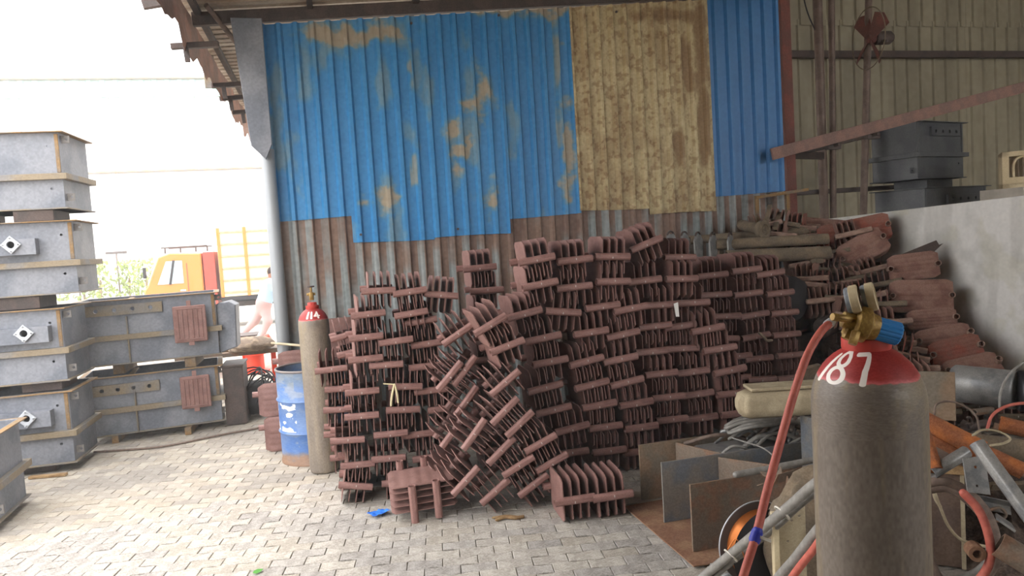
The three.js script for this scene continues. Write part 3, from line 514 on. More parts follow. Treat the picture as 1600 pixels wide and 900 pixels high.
// loose radiators in front: an upright pair and one lying flat
radiatorAt('left of the two red-brown radiators standing upright on the pavers', 1.315, 0.14, -4.06, 1, 1, 1.03, { yaw: -3, group: 'loose radiators in front' });
radiatorAt('right of the two red-brown radiators standing upright on the pavers', 1.545, 0.14, -4.03, 2, 0, 1.03, { yaw: -5, group: 'loose radiators in front' });
{
  // lying flat: fins level, headers on end, two pipes in front and two behind
  const t = thing('flat_radiator', 'red-brown radiator lying flat with two pipes on end in front', 'radiator', [0.47, 0.13, -4.47], 0, 'loose radiators in front');
  t.rotation.set(rad(4), rad(-2), rad(2));
  const wide = finGeometry(0.42, 0.3, 0.006).rotateZ(Math.PI / 2);
  for (const y of [-0.062, -0.019, 0.024, 0.067, 0.1]) part(t, 'fin', wide, M.radiator).position.y = y;
  for (const [x, z, dy] of [[-0.07, 0.012, -0.012], [0.08, 0.012, 0], [-0.12, -0.31, 0.04], [0.04, -0.31, 0.045]]) { const h = part(t, 'header_pipe', headGeo, M.header); h.rotation.z = Math.PI / 2; h.position.set(x, dy, z); }
}
// radiators on edge at the open end of the wall, ribs level, header ends to the left
{
  const face = (label, x, y, z, ry, w, h) => {
    const t = thing('edge_radiator', label, 'radiator', [x, y, z], ry, 'radiators leaning at the end of the wall'); t.rotation.x = -0.06;
    const f = finGeometry(h, w, 0.006).rotateY(-Math.PI / 2).translate(-w / 2, 0, 0); // its face towards +z, ribs level
    for (let k = 0; k < 3; k++) part(t, 'fin', f, M.radiator).position.z = -k * 0.045;
    for (const yy of [h * 0.2]) { part(t, 'header_pipe', rod([-w / 2 - 0.05, yy, -0.04], [-w / 2 + 0.12, yy, -0.04], 0.026, 16, 0.021), M.header); }
  };
  face('lower red-brown ribbed radiator on edge beside the blue drum', -0.46, 0.155, -6.6, 0.0, 0.36, 0.3);
  face('middle red-brown ribbed radiator on edge beside the blue drum', -0.49, 0.45, -6.62, 0.0, 0.36, 0.28);
  face('upper red-brown ribbed radiator beside the drum, half behind it', -0.3, 0.73, -6.6, 0, 0.36, 0.27);
  face('red-brown radiator leaning on the wall behind the tall cylinder', 0.04, 0.95, -6.55, 0.1, 0.4, 0.34);
  face('red-brown radiator with level ribs low behind the tall cylinder', 0.02, 0.62, -6.5, 0.05, 0.4, 0.3);
}
// strips and tags left on the pile
solo('cloth_strip', 'pale cloth strip tied to a header in the second front column', 'cloth', merge([tube([[0.37, 0.79, -4.9], [0.355, 0.75, -4.88], [0.34, 0.68, -4.885], [0.338, 0.655, -4.885]], 0.007, 14, 6), tube([[0.372, 0.79, -4.9], [0.38, 0.74, -4.88], [0.385, 0.67, -4.885]], 0.007, 14, 6), tube([[0.3, 0.8, -4.915], [0.34, 0.795, -4.905], [0.372, 0.79, -4.9]], 0.004, 10, 6)]), std({ color: 0xc9bb94, roughness: 0.9 }));
solo('paper_tag', 'white paper tag hanging from a header of the fifth upright column', 'tag', extrude([[0, 0], [0.035, 0.006], [0.03, -0.1], [0.004, -0.095]], 0.002).rotateZ(0.1).translate(2.405, 1.17, -4.84), M.white);
solo('cloth_scrap', 'grey cloth scrap on a pipe of the shaded columns', 'cloth', tube([[3.37, 0.82, -5.27], [3.4, 0.79, -5.26], [3.45, 0.75, -5.29], [3.5, 0.745, -5.3]], 0.012, 16, 6), M.cloth);
// ---------- jumbled heap of radiators against the white wall ----------
{
  const GR = 'dusty radiators jumbled in the heap by the white wall';
  const mats = [[M.radiatorDull, M.dustPipe], [M.radiatorDull, M.dusty], [M.radiatorRed, M.dustPipe]];
  // header ends towards the camera's right: [x, y, z, yaw, pitch, roll]
  const ends = [
    [4.139, 1.691, -6.2], [4.33, 1.724, -6.2], [4.228, 1.616, -6.1], [4.548, 1.67, -6.25], [4.55, 1.569, -6.2], [4.63, 1.506, -6.1], [4.773, 1.485, -6.1], [4.973, 1.511, -6.15], [4.8, 1.575, -5.813],
    [4.384, 1.441, -6], [4.484, 1.399, -5.95], [4.68, 1.41, -5.95], [4.324, 1.327, -5.85], [4.42, 1.28, -5.8], [4.557, 1.253, -5.75], [4.751, 1.292, -5.8], [4.247, 1.207, -5.7], [4.314, 1.148, -5.6], [4.494, 1.146, -5.6], [4.677, 1.179, -5.6], [4.829, 1.238, -5.6], [4.745, 1.124, -5.4],
    [4.206, 1.029, -5.45], [4.361, 1.042, -5.4], [4.484, 1.038, -5.3], [4.545, 0.988, -5.15], [4.287, 0.908, -5.2], [4.396, 0.875, -5.1], [4.469, 0.857, -5], [4.242, 0.757, -4.9], [4.303, 0.737, -4.8], [4.282, 0.667, -4.65], [4.226, 0.577, -4.5], [4.165, 0.503, -4.35], [4.192, 0.607, -4.65], [4.091, 0.503, -4.45],
  ];
  const rowsOf = [[0, 'topmost'], [9, 'second'], [12, 'third'], [16, 'fourth'], [22, 'fifth'], [26, 'sixth'], [29, 'lowest']], nth = ['first', 'second', 'third', 'fourth', 'fifth', 'sixth', 'seventh', 'eighth', 'ninth'];
  const heapLabel = (i) => { const k = rowsOf.findLastIndex(([a]) => a <= i), a = rowsOf[k][0], b = rowsOf[k + 1]?.[0] ?? ends.length, o = ends.slice(a, b).map((p, j) => [p[0] / -p[2], j]).sort((m, n) => m[0] - n[0]).findIndex((q) => q[1] === i - a); return `dusty radiator with pipe ends forward, ${nth[o]} from left in the heap's ${rowsOf[k][1]} row`; };
  const stub = rod([-0.12, 0, 0], [0.2, 0, 0], 0.0255, 16, 0.02);
  ends.forEach((p, i) => {
    const t = thing('heap_radiator', heapLabel(i), 'radiator', [p[0] - 0.13, p[1] - 0.01, p[2] + 0.02], rad(-34 + rr(-18, 18)), GR);
    t.rotation.order = 'YXZ'; t.rotation.x = rad(rr(-14, 8)); t.rotation.z = rad(rr(-14, 14)); const m = mats[i % 7 === 3 ? 2 : i % 2];
    for (const x of FIN_AT) part(t, 'fin', finGeo, m[0]).position.set(x, 0, 0.002);
    for (const z of [0.012, -0.296]) { const h = part(t, 'header_pipe', stub, m[1]); h.position.z = z; }
  });
  // inner part of the heap that carries them
  for (let r = 0; r < 7; r++) for (const [j, x] of [[0, 4.92], [1, 4.6], [2, 4.28], [3, 3.96]]) { const z = -6.3 + r * 0.36, top = [1.5, 1.4, 1.3, 1.12, 0.8, 0.45, 0.3][r] - j * 0.26; for (let y = 0.14, k = 0; y + 0.14 < top; y += 0.272, k++) if ((r < 3 && j < 2) || y + 0.14 + 0.272 * 2 >= top && (r > 1 || j < 2)) radiatorAt('dusty red-brown radiator deep in the jumbled heap by the white wall', x + rr(-0.03, 0.03), y, z + 0.15, rr(-2, 2), k % 2, 1, { yaw: y + 0.14 + 0.272 >= top ? rr(-45, -25) : rr(-5, 5), pitch: y + 0.14 + 0.272 >= top ? rr(-12, 6) : 0, mats: mats[1], group: 'radiators deep in the heap' }); }
  // the ones whose faces show, down along the wall: [point, width, height, yaw, tilt, roll, tone, label]
  const face = (p, w, h, yaw, pitch, roll, m, label) => {
    const t = thing('faced_radiator', label, 'radiator', p, rad(yaw), 'dusty radiators with their ribbed faces to the front'); t.rotation.order = 'YXZ'; t.rotation.x = rad(pitch); t.rotation.z = rad(roll);
    const f = finGeometry(h, w, 0.007).rotateY(-Math.PI / 2).translate(-w / 2, 0, 0);
    for (let k = 0; k < 4; k++) part(t, 'fin', f, m).position.z = -k * 0.04;
    for (const s of [-1, 1]) { part(t, 'header_pipe', rod([s * w * 0.47, 0, -0.14], [s * w * 0.47, 0, 0.05], 0.024, 16, 0.019), M.dustPipe); }
  };
  face([4.78, 1.583, -5.856], 0.62, 0.24, -38, -14, 10, M.radiatorRed, 'long dusty ribbed radiator lying at the top of the heap below the wall rim');
  face([4.75, 1.429, -5.709], 0.42, 0.25, -38, -16, 30, M.radiatorDull, 'dusty ribbed radiator face sloping up to the right near the heap top');
  face([4.918, 1.67, -6.45], 0.5, 0.14, -30, -40, -12, M.radiatorDull, 'dull radiator lying under the white wall end at the very top');
  face([4.84, 1.267, -5.209], 0.38, 0.23, -36, -6, 5, M.radiatorDull, 'dusty ribbed radiator standing out against the white wall, upper one');
  face([4.76, 1.03, -5.049], 0.46, 0.27, -36, -10, -1, M.radiatorDull, 'dusty ribbed radiator below the upper one against the white wall');
  face([4.74, 0.85, -4.928], 0.36, 0.16, -34, -10, 4, M.radiatorDull, 'pale ribbed radiator end in the middle of the right slope');
  face([4.7, 0.713, -4.77], 0.4, 0.2, -34, -30, 12, M.radiatorDull, 'dull radiator lying flat on the lower right slope');
  face([4.66, 0.64, -4.617], 0.36, 0.2, -34, -18, 14, M.radiatorRed, 'reddest ribbed radiator low on the right slope of the heap');
  face([4.66, 0.527, -4.469], 0.38, 0.2, -34, -40, 16, M.radiatorDull, 'dull brown plate-like radiator at the foot of the heap');
  solo('dark_sheet', 'dark pointed steel sheet behind the upper standing-out radiator', 'steel sheet', extrude([[0, 0], [0.4, 0.16], [0.42, 0.12], [0.45, 0.13], [0.2, -0.12]], 0.006).rotateY(rad(-36)).translate(...[4.72, 1.317, -5.41]), M.darkSteel);
  for (const [p, l] of [[[5.1, 1.407, -5.873], 'upper'], [[5.1, 0.933, -5.12], 'lower']]) solo('pipe_stub', `${l} short pipe end poking out of the heap against the white wall`, 'pipe', rod(p, [p[0] - 0.1, p[1] + 0.01, p[2] - 0.08], 0.026, 16, 0.02), M.darkSteel);
}
// ---------- pipes, lugs and dark cylinders between the pile and the heap ----------
{
  const G = 'dusty pipes behind the pile';
  solo('steel_pipe', 'dusty long pipe lying level behind the shaded columns, upper one', 'pipe', rod([3.45, 1.545, -6.05], [4.45, 1.535, -5.8], 0.05, 20, 0.04), M.dusty, G);
  solo('steel_pipe', 'dusty thick pipe lying just below the upper level pipe', 'pipe', rod([3.5, 1.43, -5.95], [4.42, 1.41, -5.75], 0.062, 20, 0.05), M.dusty, G);
  solo('steel_pipe', 'dusty thin pipe running behind the two level pipes', 'pipe', rod([3.3, 1.6, -6.25], [4.6, 1.62, -6.15], 0.04, 18, 0.032), M.dusty, G);
  const f = thing('flanged_pipe', 'dusty pipe with a thick flange facing the camera, on the level pipes', 'pipe', [3.9, 1.655, -5.98], 0.3);
  part(f, 'pipe', rod([0, 0, 0], [0.18, 0.06, -0.4], 0.05, 20), M.dusty); part(f, 'flange', lathe([[0.03, -0.02], [0.085, -0.02], [0.088, 0.0], [0.085, 0.025], [0.05, 0.03], [0.045, 0.018], [0.03, 0.018]], 28).rotateX(Math.PI / 2), M.dusty);
  for (const [a, b, l] of [[[3.95, 1.7, -6.0], [4.2, 1.88, -6.3], 'left'], [[4.03, 1.66, -5.98], [4.27, 1.8, -6.25], 'right']]) solo('steel_angle', `${l} of two pale angle bars sloping up behind the flanged pipe`, 'angle bar', bar(a, b, 0.04, 0.03), M.dusty);
  const rack = thing('pipe_rack', 'dusty steel trestle that carries the level pipes behind the shaded columns', 'rack', [0, 0, 0]);
  for (const [x, z] of [[3.62, -5.98], [4.28, -5.84]]) { part(rack, 'trestle_post', box(0.06, 1.36, 0.06, x, 0.68, z), M.dusty); part(rack, 'trestle_arm', box(0.08, 0.04, 0.5, x, 1.345, z - 0.1), M.dusty); part(rack, 'trestle_riser', box(0.05, 0.24, 0.05, x, 1.45, z - 0.28), M.dusty); }
  solo('dark_drum', 'dark rounded drum end beside the shaded columns', 'drum', lathe([[0, 0], [0.1, 0.01], [0.17, 0.05], [0.2, 0.12], [0.2, 0.6], [0, 0.6]], 36).rotateX(-Math.PI / 2 + 0.1).rotateY(0.5).translate(...[3.957, 1.025, -5.475]), M.blackMatt);
  for (const [p, r, l, m] of [[[4.192, 1.103, -6.041], 0.07, 'upper', M.dusty], [[4.018, 0.799, -5.754], 0.1, 'middle', M.dusty], [[3.946, 0.627, -5.554], 0.09, 'lower', M.darkSteel], [[4.097, 0.795, -5.321], 0.085, 'long', M.darkSteel]]) solo('steel_pipe', `${l} pipe end between the shaded columns and the heap`, 'pipe', rod([p[0] - 0.1, p[1], p[2]], [p[0] + (l === 'long' ? 0.4 : 0.25), p[1] + (l === 'long' ? 0.08 : 0), p[2] - 0.2], r, 22), m, G);
  solo('timber_board', 'dusty board leaning low between the pile and the heap', 'board', bar([3.05, 0.02, -4.55], [3.148, 0.717, -4.313], 0.2, 0.03), M.dusty);
  // lifting lugs: plates with an eye, on top of the back row
  const eye = (p, r, l, ry) => { const t = thing('lifting_lug', `grey lifting lug with an eye, ${l} behind the pile top`, 'lug', p, ry, 'lifting lugs on the pile'); part(t, 'lug_plate', extrude([[-0.05, -0.2], [0.05, -0.2], [0.062, 0.02], [0.03, 0.07], [-0.03, 0.07], [-0.062, 0.02]], 0.012, 0.002), M.steel); part(t, 'eye_ring', new THREE.TorusGeometry(r, 0.009, 8, 20, Math.PI).translate(0, 0.06, 0.006), M.darkSteel); };
  [['leftmost', 3.03], ['second from left', 3.15], ['third from left', 3.27], ['fourth from left', 3.4], ['rightmost', 3.56]].forEach(([l, x], i) => eye([x, 1.6 - i * 0.012, -6.1 + i * 0.03], 0.034, l, 0.2 + i * 0.1));
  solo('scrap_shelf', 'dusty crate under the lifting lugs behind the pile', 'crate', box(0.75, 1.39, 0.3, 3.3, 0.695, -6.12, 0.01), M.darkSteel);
}
// ---------- poles, beam, fan, rack and box by the far bay ----------
{
  solo('steel_pole', 'leftmost and thickest brown pole behind the white wall', 'pole', rod([5.6, -0.05, -7.35], [5.63, 6.6, -7.35], 0.05, 20), M.pole);
  solo('steel_pole', 'middle brown pole, leaning slightly, right of the thickest pole', 'pole', rod([5.6, -0.05, -7.25], [5.95, 6.6, -7.45], 0.036, 18), M.pole);
  solo('steel_pole', 'right brown pole that carries the fan', 'pole', rod([5.98, -0.05, -7.3], [6.42, 6.6, -7.3], 0.04, 18), M.pole);
  solo('diagonal_beam', 'brown flat steel beam rising to the right across the poles', 'beam', bar([4.46, 2.41, -6.62], [8.519, 3.218, -6.62], 0.03, 0.12), std({ map: mottled([128, 96, 84], [112, 86, 76], 0.5, 6, 12), roughness: 0.7 }));
  for (const [p, l] of [[[5.263, 2.489, -6.9], 'left'], [[5.753, 2.586, -6.9], 'right']]) solo('pole_clamp', `${l} clamp holding the diagonal beam to a pole`, 'clamp', merge([rod([p[0], p[1], -6.62], [p[0], p[1] - 0.02, -7.4], 0.018, 10), box(0.16, 0.045, 0.06, p[0], p[1] - 0.02, -6.72)]), M.darkSteel);
  solo('bracket_bar', 'short dark bar from the red-brown column to the thickest pole', 'bar', bar([4.8, [5.053, 2.425, -7.1][1], -6.86], [5.6, [5.053, 2.425, -7.1][1] + 0.02, -7.33], 0.05, 0.08), M.darkSteel);
  const rk = thing('angle_rack', 'yellow-edged angle iron rack behind the heap top', 'rack', [0, 0, 0]);
  part(rk, 'rack_rail', bar([4.249, 1.979, -6.62], [4.863, 2.036, -6.62], 0.04, 0.03), M.primer); part(rk, 'rack_post', bar([[4.263, 1.972, -6.62][0], 0, -6.62], [[4.263, 1.972, -6.62][0], 2.0, -6.62], 0.03, 0.04, [1, 0, 0]), M.primer); part(rk, 'rack_post', bar([[4.62, 2.007, -6.62][0], 0, -6.62], [[4.62, 2.007, -6.62][0], 2.02, -6.62], 0.03, 0.04, [1, 0, 0]), M.primer);
  solo('ledge_angle', 'dark steel ledge running behind the poles above the white wall', 'ledge', bar([5.1, 2.04, -7.46], [7.0, 2.06, -7.62], 0.2, 0.05), M.darkSteel);
  const fan = thing('pole_fan', 'rusty red fan with a dark motor, tied to the right pole', 'fan', [6.22, 3.74, -7.2]); fan.rotation.set(0, -1.75, 0.1);
  part(fan, 'motor', merge([rod([0, 0, -0.02], [0, 0, -0.2], 0.075, 18), rod([0, 0, -0.2], [0, 0, -0.23], 0.05, 16)]), M.darkSteel); part(fan, 'hub', rod([0, 0, -0.02], [0, 0, 0.07], 0.05, 16), M.column);
  for (let k = 0; k < 4; k++) { const b = extrude([[0.03, -0.05], [0.3, -0.11], [0.36, 0.0], [0.3, 0.1], [0.03, 0.04]], 0.004, 0.001); b.rotateX(0.5).rotateZ(k * Math.PI / 2 + 0.5).translate(0, 0, 0.04); part(fan, 'blade', b, M.column); }
  part(fan, 'guard_ring', new THREE.TorusGeometry(0.34, 0.006, 8, 40).translate(0, 0, 0.06), M.dusty); part(fan, 'fan_bracket', rod([0, -0.02, -0.1], [0.16, -0.1, -0.06], 0.02, 10), M.darkSteel);
  solo('hanging_wire', 'thin dark wire slanting down to the thickest pole', 'wire', tube([[5.435, 4.434, -7.4], [5.506, 4.073, -7.38], [5.615, 3.759, -7.33]], 0.008, 20, 6), M.blackMatt);
  const c = thing('vented_box', 'cream vented box with barred grille at the right edge, behind the white wall', 'cabinet', [7.087, 1.913, -5.993], rad(-43));
  part(c, 'case', merge([box(0.6, 0.05, 0.4, 0, 0.025, 0), box(0.6, 0.05, 0.4, 0, 0.345, 0), box(0.06, 0.37, 0.4, -0.27, 0.185, 0), box(0.06, 0.37, 0.4, 0.27, 0.185, 0), box(0.5, 0.08, 0.02, 0, 0.07, 0.19), box(0.58, 0.36, 0.02, 0, 0.185, -0.18)]), M.cream);
  part(c, 'grille_hoop', tube([[-0.2, 0.11, 0.17], [-0.2, 0.24, 0.18], [-0.16, 0.3, 0.18], [0.16, 0.3, 0.18], [0.2, 0.24, 0.18], [0.2, 0.11, 0.17]], 0.012, 40, 8), M.cream);
  for (let k = 0; k < 9; k++) part(c, 'grille_bar', rod([-0.16 + k * 0.04, 0.1, 0.16], [-0.16 + k * 0.04, 0.31, 0.16], 0.006, 8), M.dusty);
  const st = struct('plinth_001', 'brick stand behind the white wall at the right edge'); const cp = [7.143, 1.918, -6.083]; part(st, 'stand_block', box(0.8, cp[1] - 0.004, 0.5, cp[0], (cp[1] - 0.004) / 2, cp[2]), M.concrete);
}
// ---------- steel plate crate with offcuts, spool, feeder plate, cables ----------
{
  const t = thing('plate_crate', 'open crate of upright rusty steel plates beside the upright radiators', 'steel crate', [0, 0, 0]);
  part(t, 'base_sheet', extrude([[1.66, 4.15], [3.1, 4.22], [3.1, 3.2], [1.66, 3.26]], 0.006).rotateX(-Math.PI / 2).translate(0, 0.012, 0).applyMatrix4(new THREE.Matrix4().makeScale(1, 1, 1)), M.rustSheet);
  part(t, 'plate', box(1.36, 0.355, 0.012, 2.48, 0.196, -4.2, 0.002), M.plate); part(t, 'plate', box(1.3, 0.355, 0.012, 2.42, 0.196, -3.82, 0.002), M.plateBlue); part(t, 'plate', box(1.3, 0.36, 0.012, 2.385, 0.198, -3.41, 0.002), M.plateRust);
  for (const [x0, x1, z0, z1] of [[2.05, 2.2, -4.19, -3.83], [2.13, 2.42, -3.81, -3.42], [3.1, 3.1, -4.19, -3.83], [2.86, 2.86, -3.81, -3.42], [2.9, 2.9, -4.19, -3.83]]) part(t, 'cross_plate', bar([x0, 0.19, z0], [x1, 0.19, z1], 0.01, 0.34), M.plateRust);
  solo('wood_offcut', 'small dark block under the corner of the rusty base sheet', 'block', box(0.1, 0.012, 0.07, 1.745, 0.0075, -3.93, 0.002), M.blackMatt);
  const G = 'offcuts heaped in the plate crate';
  for (let i = 0; i < 26; i++) {
    const x = 2.24 + rr(0, 0.72), z = -4.01 + rr(-0.12, 0.12), y = 0.36 + rr(0, 0.1) - Math.abs(x - 2.55) * 0.05, a = rr(-0.6, 0.6), L = rr(0.1, 0.24), bend = rr(-0.07, 0.07);
    const dx = Math.cos(a) * L, dz = Math.sin(a) * L * 0.5;
    solo('bent_offcut', 'short bent grey pipe or cable offcut heaped in the plate crate', 'offcut', tube([[x - dx, y - 0.02, z - dz], [x - dx * 0.3, y + 0.02 + Math.abs(bend) * 0.4, z + bend], [x + dx * 0.4, y + 0.02, z + bend], [x + dx, y - 0.02, z + dz]], rr(0.009, 0.016), 20, 8), [M.cable, M.steel, M.cableBrown][i % 3], G);
  }
  for (let i = 0; i < 4; i++) solo('cable_loop', `looped grey cable on top of the offcuts, ${['lowest', 'second', 'third', 'topmost'][i]} loop`, 'cable', tube([[2.3, 0.44 + i * 0.015, -3.98], [2.4, 0.48 + i * 0.012, -3.9 - i * 0.02], [2.62, 0.47 + i * 0.01, -3.92], [2.78, 0.45, -4.0 + i * 0.02], [2.66, 0.47 + i * 0.01, -4.08], [2.4, 0.48 + i * 0.01, -4.06 + i * 0.02]].map((p, k) => [p[0] + rr(-0.03, 0.03), p[1], p[2]]), 0.011, 70, 8, true), M.cable);
  solo('steel_block', 'filler of grey metal offcuts at the bottom of the plate crate', 'scrap', box(0.8, 0.32, 0.3, 2.55, 0.18, -4.01, 0.02), M.steel);
  solo('hooked_wire', 'thin cable hanging over the middle plate of the crate', 'wire', tube([[2.3, 0.42, -3.95], [2.36, 0.4, -3.86], [2.4, 0.39, -3.8], [2.42, 0.36, -3.7], [2.41, 0.33, -3.66]], 0.005, 30, 6), M.cable);
  // padded beige roll behind, on a grey support
  solo('beige_block', 'beige rounded block lying on a grey steel support behind the crate', 'block', merge([box(0.62, 0.16, 0.2, 0, 0, 0, 0.06), box(0.54, 0.02, 0.16, 0.03, 0.09, -0.02, 0.006)]).rotateY(-0.25).translate(2.56, 0.66, -3.72), M.beige);
  solo('support_box', 'grey steel box carrying the beige block', 'steel box', box(0.34, 0.578, 0.12, 2.78, 0.291, -3.64, 0.004), M.plateBlue);
  // copper wire spool
  const s = thing('wire_spool', 'spool of copper wire with black side discs, standing before the plate crate', 'spool', [[1.874, 0.266, -2.969][0], 0.198, [1.874, 0.266, -2.969][2]], rad(-88));
  const disc = (x) => lathe([[0, -0.004], [0.19, -0.004], [0.197, 0], [0.19, 0.004], [0, 0.004]], 48).rotateZ(Math.PI / 2).translate(x, 0, 0);
  part(s, 'side_disc', disc(0.054), M.black); part(s, 'side_disc', disc(-0.058), std({ color: 0x4a3f3a, roughness: 0.5 }));
  part(s, 'rim_edge', new THREE.TorusGeometry(0.196, 0.004, 8, 64).rotateY(Math.PI / 2).translate(-0.061, 0, 0), M.galv);
  const wire = []; for (let k = 0; k <= 26; k++) { const x = -0.053 + 0.104 * k / 26; wire.push([0.16 + (k % 2) * 0.004, x]); }
  part(s, 'copper_winding', new THREE.LatheGeometry(wire.map((p) => new THREE.Vector2(...p)), 64).rotateZ(Math.PI / 2), M.copper); part(s, 'core', rod([-0.075, 0, 0], [0.075, 0, 0], 0.03, 20), M.blackMatt);
  part(s, 'axle', rod([0.05, 0, 0], [0.16, 0, 0], 0.012, 12), M.galv);
  solo('wire_end', 'thin copper-red wire end bent over the spool', 'wire', tube([[1.626, 0.274, -2.856], [1.658, 0.321, -2.841], [1.681, 0.234, -2.809]], 0.003, 14, 5), M.copper);
  // painted feeder plate with holes and the sagging brown sheet behind it
  const f = thing('feeder_plate', 'cream-green bent plate with screw holes beside the copper spool', 'plate', [1.837, 0.285, -2.67], rad(-22));
  f.position.y = 0.35;
  part(f, 'plate_face', muv(extrude([[-0.08, -0.34], [0.04, -0.34], [0.045, 0.15], [0.02, 0.165], [-0.05, 0.15], [-0.08, 0.1]], 0.005, 0.001, [[-0.012, 0.09, 0.006], [-0.03, 0.0, 0.006], [0.02, 0.11, 0.006]])), M.beige); part(f, 'folded_edge', box(0.025, 0.46, 0.05, -0.085, -0.1, 0.02, 0.004), M.cream);
  part(f, 'foot', box(0.16, 0.02, 0.12, 0, -0.338, 0, 0.004), M.beige);
  solo('jute_sheet', 'sagging brown sacking bundle behind the cream-green plate', 'sack', (() => { const g = new THREE.SphereGeometry(1, 36, 24), p = g.attributes.position; for (let i = 0; i < p.count; i++) { const x = p.getX(i), y = p.getY(i), z = p.getZ(i), k = 1 + 0.16 * (fbm(x * 3 + 9, y * 3 + z * 2 + 9, 3) - 0.5) * 2; p.setXYZ(i, x * 0.3 * k, Math.max(-0.7, y) * 0.33 * k, z * 0.16 * k); } g.computeVertexNormals(); return muv(g); })().translate([2.121, 0.371, -2.842][0], 0.25, [2.121, 0.371, -2.842][2]), M.dusty);
  solo('red_sheath', 'crumpled dark red and grey leaves of scrap on the crate edge', 'scrap', merge([0, 1, 2, 3, 4].map((k) => extrude([[0, 0], [0.09, 0.02], [0.12, 0.06], [0.03, 0.05]], 0.004).rotateX(k * 0.7).rotateY(k * 1.1).translate(2.02 + k * 0.02, 0.43 + k * 0.01, -3.1))), M.plateRust);
  // grey tube lying on the crate with a torn end
  solo('grey_conduit', 'pale grey conduit lying along the near plate of the crate', 'conduit', tube([[2.0, 0.395, -3.4], [2.3, 0.4, -3.41], [2.62, 0.41, -3.41], [2.95, 0.4, -3.41]], 0.018, 40, 10), M.cable);
  // the three welding cables
  const tie = (p, r) => new THREE.TorusGeometry(r, 0.004, 6, 20).rotateY(Math.PI / 2).rotateZ(0.7).translate(...p);
  const c1 = solo('welding_cable', 'upper grey welding cable slung across the copper spool', 'cable', tube([[1.814, 0.793, -2.276], [1.745, 0.715, -2.37], [1.714, 0.576, -2.513], [1.677, 0.386, -2.717], [1.64, 0.212, -2.9], [1.576, 0.067, -3.03], [1.458, -0.021, -3.033]], 0.021, 70, 10), M.cable);
  part(c1, 'cable_tie', tie([1.709, 0.53, -2.563], 0.034), M.tie); part(c1, 'cable_tie', tie([1.65, 0.231, -2.878], 0.034), M.tie);
  solo('welding_cable', 'thinner grey cable tied below the upper welding cable', 'cable', tube([[1.851, 0.734, -2.325], [1.786, 0.651, -2.428], [1.77, 0.562, -2.53], [1.75, 0.432, -2.66], [1.692, 0.194, -2.907], [1.593, 0.034, -3.034]], 0.013, 60, 8), M.cable);
  solo('welding_cable', 'thick grey cable leaving low behind the near cylinder', 'cable', tube([[1.692, 0.689, -2.196], [1.687, 0.521, -2.341], [1.669, 0.388, -2.44], [1.659, 0.272, -2.538], [1.614, 0.083, -2.64]], 0.02, 50, 10), M.cable);
  solo('welding_cable', 'thin pale grey cable beside the thick low cable', 'cable', tube([[1.743, 0.596, -2.301], [1.727, 0.45, -2.429], [1.72, 0.324, -2.516], [1.71, 0.207, -2.572]], 0.009, 40, 8), M.steel);
  solo('red_cable', 'red cable curving down behind the near cylinder', 'cable', tube([[1.679, 0.632, -2.216], [1.668, 0.509, -2.293], [1.65, 0.397, -2.373], [1.624, 0.281, -2.444]], 0.015, 40, 8), M.hoseRed);
  for (let i = 0; i < 5; i++) solo('rod_scrap', ['grey rod end by the near plate corner, lowest', 'grey rod end by the near plate corner, second', 'grey rod end by the near plate corner, third', 'grey rod end by the near plate corner, fourth', 'grey rod end by the near plate corner, topmost'][i], 'rod', rod([1.72 + i * 0.035, 0.034 + (i % 3) * 0.018, -3.2 + i * 0.025], [1.95 + i * 0.02, 0.05 + (i % 3) * 0.02, -3.13 - i * 0.03], 0.012, 10), M.steel);
  solo('foil_scrap', 'shiny crumpled foil scrap on the pavers by the cables', 'foil', (() => { const g = new THREE.IcosahedronGeometry(0.03, 2), p = g.attributes.position; for (let i = 0; i < p.count; i++) { const k = 0.6 + 0.8 * fbm(p.getX(i) * 60 + 5, p.getY(i) * 60 + p.getZ(i) * 40 + 5, 2); p.setXYZ(i, p.getX(i) * k * 1.4, p.getY(i) * k, p.getZ(i) * k); } return toCreasedNormals(g, 0.2); })().translate(1.72, 0.028, -3.05), M.galv);
}
